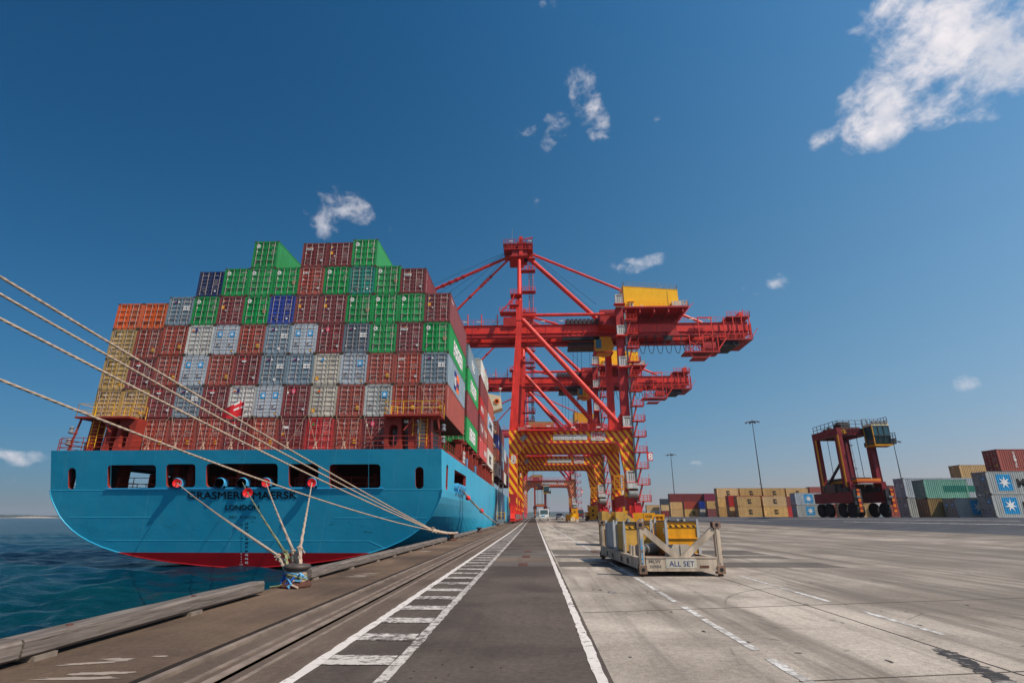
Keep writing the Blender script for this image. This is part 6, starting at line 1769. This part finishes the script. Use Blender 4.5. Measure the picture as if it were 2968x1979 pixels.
def sag(p, q, s, n):
    p, q = Vector(p), Vector(q)
    return [p.lerp(q, i / n) - Vector((0, 0, s * 4 * (i / n) * (1 - i / n))) for i in range(n + 1)]
BZ = .36; BX, BY = -5.0, 11.95
# stern lines, each from its fairlead to an eye over the first bollard
KN = [((-5.58, 12.3, .56), 'rope'), ((-5.4, 12.2, .64), 'rope_green'), ((-5.2, 12.15, .66), 'rope'), ((-5.03, 12.05, .73), 'rope')]
lines4 = [(FAIR[0], KN[0], 'pale stern line from the seaward fairlead, knotted lowest at the bollard', .042), (FAIR[2], KN[1], 'greenish stern line from the middle fairlead across the ship name', .036), (FAIR[3], KN[2], 'pale stern line from the fourth fairlead, right of the greenish one', .040), (FAIR[4], KN[3], 'pale stern line from the quayside fairlead with a forked knot', .042)]
for i, (fx, (kp, m), lab, r) in enumerate(lines4):
    t = thing('mooring_rope', lab, 'rope', (BX, BY, 0), 0, 'stern lines to the first bollard'); o = Vector((BX, BY, 0))
    b = MB(); pts = sag((fx, 43.35, 3.98), kp, .08, 150); b.rope([p - o for p in pts], r * .8, m, 8, 8.0); b.build('line', t)
    b = MB()       # the eye splice: two legs round the bollard, and frayed turns at the knot
    kp = Vector(kp)
    ang = (2.6, 2.2, 1.2, .5)[i]
    for s in (-1, 1):
        th = ang + s * 1.25; e = Vector((BX + .17 * math.cos(th), BY + .17 * math.sin(th), .27 + .02 * i))
        b.rope([p - o for p in sag(kp, e, .01, 16)], r * .9, m, 8, 12, amp=.22)
    e0 = [Vector((BX + .175 * math.cos(a * .35), BY + .175 * math.sin(a * .35), .2 + .028 * i)) - o for a in range(19)]
    b.rope(e0, r * .8, m, 8, 12); b.build('eye', t)
    b = MB(); d = (Vector((fx, 43.35, 3.98)) - kp).normalized()
    for j in range(4):
        c = kp + d * (.0 + j * .028); a0 = rg.random() * 6
        ringp = []
        ax1 = d.cross(Vector((0, 0, 1))).normalized(); ax2 = ax1.cross(d)
        for q in range(11): ringp.append(c + (ax1 * math.cos(q * .65) + ax2 * math.sin(q * .65)) * r * 1.0 + d * q * .003 - o)
        b.rope(ringp, r * .42, m, 6, 12)
    for j in range(9):
        a = rg.uniform(-1, 1); p0 = kp - o; b.path([p0, p0 + Vector((rg.uniform(-.06, .07), rg.uniform(-.04, .04), rg.uniform(-.01, .07))), p0 + Vector((rg.uniform(-.1, .1), rg.uniform(-.06, .06), rg.uniform(-.1, .05)))], .008, m, 5)
    b.build('knot', t)
t = thing('rope_tangle', 'tangle of blue and green rope ends wrapped round the first bollard', 'rope', (BX, BY, 0)); b = MB()
def coil(m, r, R, z, n=26, ph=0, k=1.0, tilt=.06): b.rope([(R * math.cos(ph + k * i * .26), R * math.sin(ph + k * i * .26), z + tilt * math.sin(ph * 2 + i * .26)) for i in range(n)], r, m, 8, 14, amp=.2)
coil('rope_green', .035, .26, .22, 28, 1); coil('rope', .04, .29, .16, 26, 2.4, 1, .03); coil('rope_green', .03, .31, .27, 20, 4, 1, .1)
b.build('coil', t).scale = (.74, .74, .72)
b = MB(); coil('rope_lightblue', .026, .30, .28, 24, 3.6, 1, .12)
for pts, m in ([[(.15, -.25, .30), (.24, -.34, .40), (.34, -.32, .34), (.27, -.33, .2), (.12, -.38, .22)], 'rope_lightblue'], [[(-.2, -.2, .25), (-.05, -.36, .22), (.06, -.42, .12), (-.02, -.46, .06), (.05, -.5, .03)], 'rope_lightblue'], [[(-.36, -.12, .2), (-.28, -.26, .1), (-.12, -.36, .12), (.02, -.38, .2), (.1, -.36, .3)], 'rope_blue'], [[(-.45, .25, .45), (-.4, .1, .3), (-.36, -.05, .16), (-.22, -.2, .1)], 'rope_blue'], [[(.0, -.38, .12), (.12, -.42, .08), (.28, -.48, .04)], 'rope'], [[(-.6, -.25, .02), (-.35, -.32, .06), (-.1, -.3, .14)], 'rope_green'], [[(-.38, .12, .3), (-.3, .0, .2), (-.2, -.1, .15)], 'rope_blue']): b.rope([Vector(p) for p in pts], .026, m, 8, 14, amp=.25)
b.build('rope_end', t).scale = (.74, .74, .72)

# rat guards: red discs threaded on the lines
def disc(pt, direc, label, group, r=.42):
    t = thing('rat_guard', label, 'rat guard', pt, 0, group); d = Vector(direc).normalized(); b = MB()
    a = d.cross(Vector((0, 0, 1))).normalized(); c = a.cross(d); rows = []
    for rr_, h in ((.05, .16), (r * .6, .05), (r, 0), (r, -.025), (r * .6, .02), (.05, .1)): rows.append([(a * math.cos(2 * math.pi * i / 20) + c * math.sin(2 * math.pi * i / 20)) * rr_ + d * h for i in range(20)])
    b.grid(rows, 'guard_red', close=True); b.build('disc', t, smooth=False)
for k, (i, f, lab) in enumerate(((0, .008, 'red disc rat guard on the seaward stern line'), (1, .34, 'red disc rat guard between the two words of the ship name'), (2, .012, 'red disc rat guard at the fourth fairlead'), (3, .012, 'red disc rat guard on the quayside stern line'))):
    p = sag((lines4[i][0], 43.35, 3.98), lines4[i][1][0], .08, 400); n = int(f * 400); disc(p[n] + (p[n + 1] - p[n]) * .5, p[n] - p[n + 1] if True else 0, lab, 'rat guards on the stern lines', .33 if k != 1 else .28)
# spring lines on the quayside
PS = [((-7.1, 52.6, 3.95), 'upper spring line from the quayside opening to the far bollard', .0), ((-7.1, 54.6, 3.95), 'lower spring line from the quayside opening to the far bollard', .05)]
for k, (p0, lab, dz) in enumerate(PS):
    t = thing('mooring_rope', lab, 'rope', (-5.0, 77.5, 0), 0, 'spring lines'); o = Vector((-5, 77.5, 0)); pts = sag(p0, (-5.1 + dz, 77.4, .45), .3, 60); b = MB(); b.rope([p - o for p in pts], .05, 'rope', 8, 5); b.build('line', t)
    p = pts[int(60 * (.168, .47)[k])]; d_ = pts[20] - pts[21]; disc(p, d_, ('red disc rat guard nearer the ship side opening', 'red disc rat guard halfway down the spring lines')[k], 'rat guards on the spring lines', .26)


# long lines of another vessel: they come in from outside the picture and share the second bollard
o = Vector((-5.0, 34.2, 0)); KB = Vector((-6.0, 32.6, .66))
LONG = [((-11.43, 10, 6.30), .12, 'topmost of the four long ropes crossing in front of the containers'), ((-11.3, 10, 5.89), .16, 'second highest of the four long ropes crossing in front of the containers'),
        ((-11.12, 10, 5.33), .16, 'third of the four long ropes, just above the lowest one'), ((-10.71, 10, 4.01), .30, 'lowest long rope, sagging across the ship transom')]
for i, (p0, s, lab) in enumerate(LONG):
    t = thing('mooring_rope', lab, 'rope', o, 0, 'long lines to the second bollard'); b = MB()
    k = KB + Vector((.02 * i, -.03 * i, .05 - .03 * i)); V = Vector(p0)
    b.rope([k + (V - k) * (q / 280) - Vector((0, 0, 4 * s * (q / 280) * (1 - q / 280))) - o for q in range(401)], (.031, .029, .030, .028)[i], 'rope', 9, 11.0 + i, amp=.16); b.build('line', t)
    b = MB(); e = Vector((-5.0 + (.22, .12, -.12, -.22)[i], 34.2 - (.1, .2, .2, .1)[i], .40))
    b.rope([p - o for p in sag(k, e, .04, 24)], .055, 'rope', 8, 8, amp=.2); b.rope([p - o for p in sag(k, e + Vector((.16, -.1, .06)), .1, 24)], .05, 'rope', 8, 8, amp=.2)
    for j in range(6): p_ = k - o; b.path([p_, p_ + Vector((rg.uniform(-.12, .12), rg.uniform(-.12, .12), rg.uniform(-.02, .14))), p_ + Vector((rg.uniform(-.2, .2), rg.uniform(-.2, .2), rg.uniform(-.16, .1)))], .014, 'rope', 5)
    b.build('eye', t)

# ensign on its staff
t = thing('flag', 'red ensign hanging from a staff above the middle of the transom', 'flag', (-24.15, 43.1, 6.42))
b = MB(); b.tube((0, 0, 0), (.05, -.1, 4.9), .035, 'bar', 6); b.lathe([(.02, 0), (.06, .04), (.02, .1)], (.05, -.1, 4.9), 'bar', 8); b.build('staff', t)
b = MB(); nu, nv = 16, 8
def fl(u, v):
    L = 2.1; droop = .75 * u + .25 * u * u
    return (.04 - L * u * .86, -.1 + .14 * math.sin(u * 7 + v), 4.3 - 1.45 * (1 - v) * (1 - .45 * u) - droop * .95 + .07 * math.sin(u * 9))
k0 = len(b.v); b.v += [fl(i / nu, j / nv) for i in range(nu + 1) for j in range(nv + 1)]
for i in range(nu):
    for j in range(nv):
        u, v = (i + .5) / nu, (j + .5) / nv; m = 'flag_red'
        if u < .42 and v > .5: uu, vv = u / .42, (v - .5) / .5; m = 'mark_red' if abs(uu - .5) < .1 or abs(vv - .5) < .14 else ('mark_white' if abs(uu - .5) < .2 or abs(vv - .5) < .26 or abs(abs(uu - .5) - abs(vv - .5)) < .1 else 'mark_navy')
        a = k0 + i * (nv + 1) + j; b.f.append((a, a + nv + 1, a + nv + 2, a + 1)); b.m.append(b.slot(m))
b.build('cloth', t, smooth=True)

# gangway against the ship side
t = thing('gangway', 'steel accommodation ladder sloping from the deck down to the quay', 'gangway', (-6.3, 98, gz(-5, 98)))
o = Vector((-6.3, 98, gz(-5, 98))); P0, P1 = Vector((-6.15, 97.5, .5)) - o, Vector((-6.75, 114.5, 7.4)) - o
b = MB()
for dx in (-.4, .4): b.bar(P0 + Vector((dx, 0, 0)), P1 + Vector((dx, 0, 0)), .12, .35, 'steel')
b.build('stringer', t)
b = MB()
for i in range(40): p = P0.lerp(P1, (i + .5) / 40); b.box(p.x - .38, p.x + .38, p.y - .12, p.y + .12, p.z + .05, p.z + .09, 'dark_steel')
b.build('tread', t)
b = MB()
for dx in (-.42, .42):
    b.tube(P0 + Vector((dx, 0, 1.1)), P1 + Vector((dx, 0, 1.1)), .04, 'steel', 5); b.tube(P0 + Vector((dx, 0, .6)), P1 + Vector((dx, 0, .6)), .03, 'steel', 5)
    for i in range(12): p = P0.lerp(P1, i / 11); b.tube(p + Vector((dx, 0, 0)), p + Vector((dx, 0, 1.1)), .035, 'steel', 5)
b.build('handrail', t)
b = MB(); b.box(.0, 1.3, -2.2, -.3, 0.05, .75, 'steel'); railing(b, [(.05, -2.2, .75), (1.25, -2.2, .75), (1.25, -.3, .75)], 1.1, 'rail_yellow', 2, .8, .03); b.build('landing', t)


# ------------------------------------------------------------------ sea haze over the whole place
hm = bpy.data.materials.new('haze'); hm.use_nodes = True
hn = NT(hm.node_tree); hn.n.remove(hn.n['Principled BSDF'])
pv = hn.node('ShaderNodeVolumePrincipled')
pv.inputs['Color'].default_value = (.82, .88, .95, 1); pv.inputs['Density'].default_value = .0001; pv.inputs['Anisotropy'].default_value = .2
hn.l.new(pv.outputs[0], hn.n['Material Output'].inputs['Volume'])
M['haze'] = hm
b = MB(); b.box(-9500, 9500, -600, 9500, -12, 110, 'haze')
tag(b.build('haze'), None, None, None, 'stuff')
SC.cycles.volume_bounces = 0
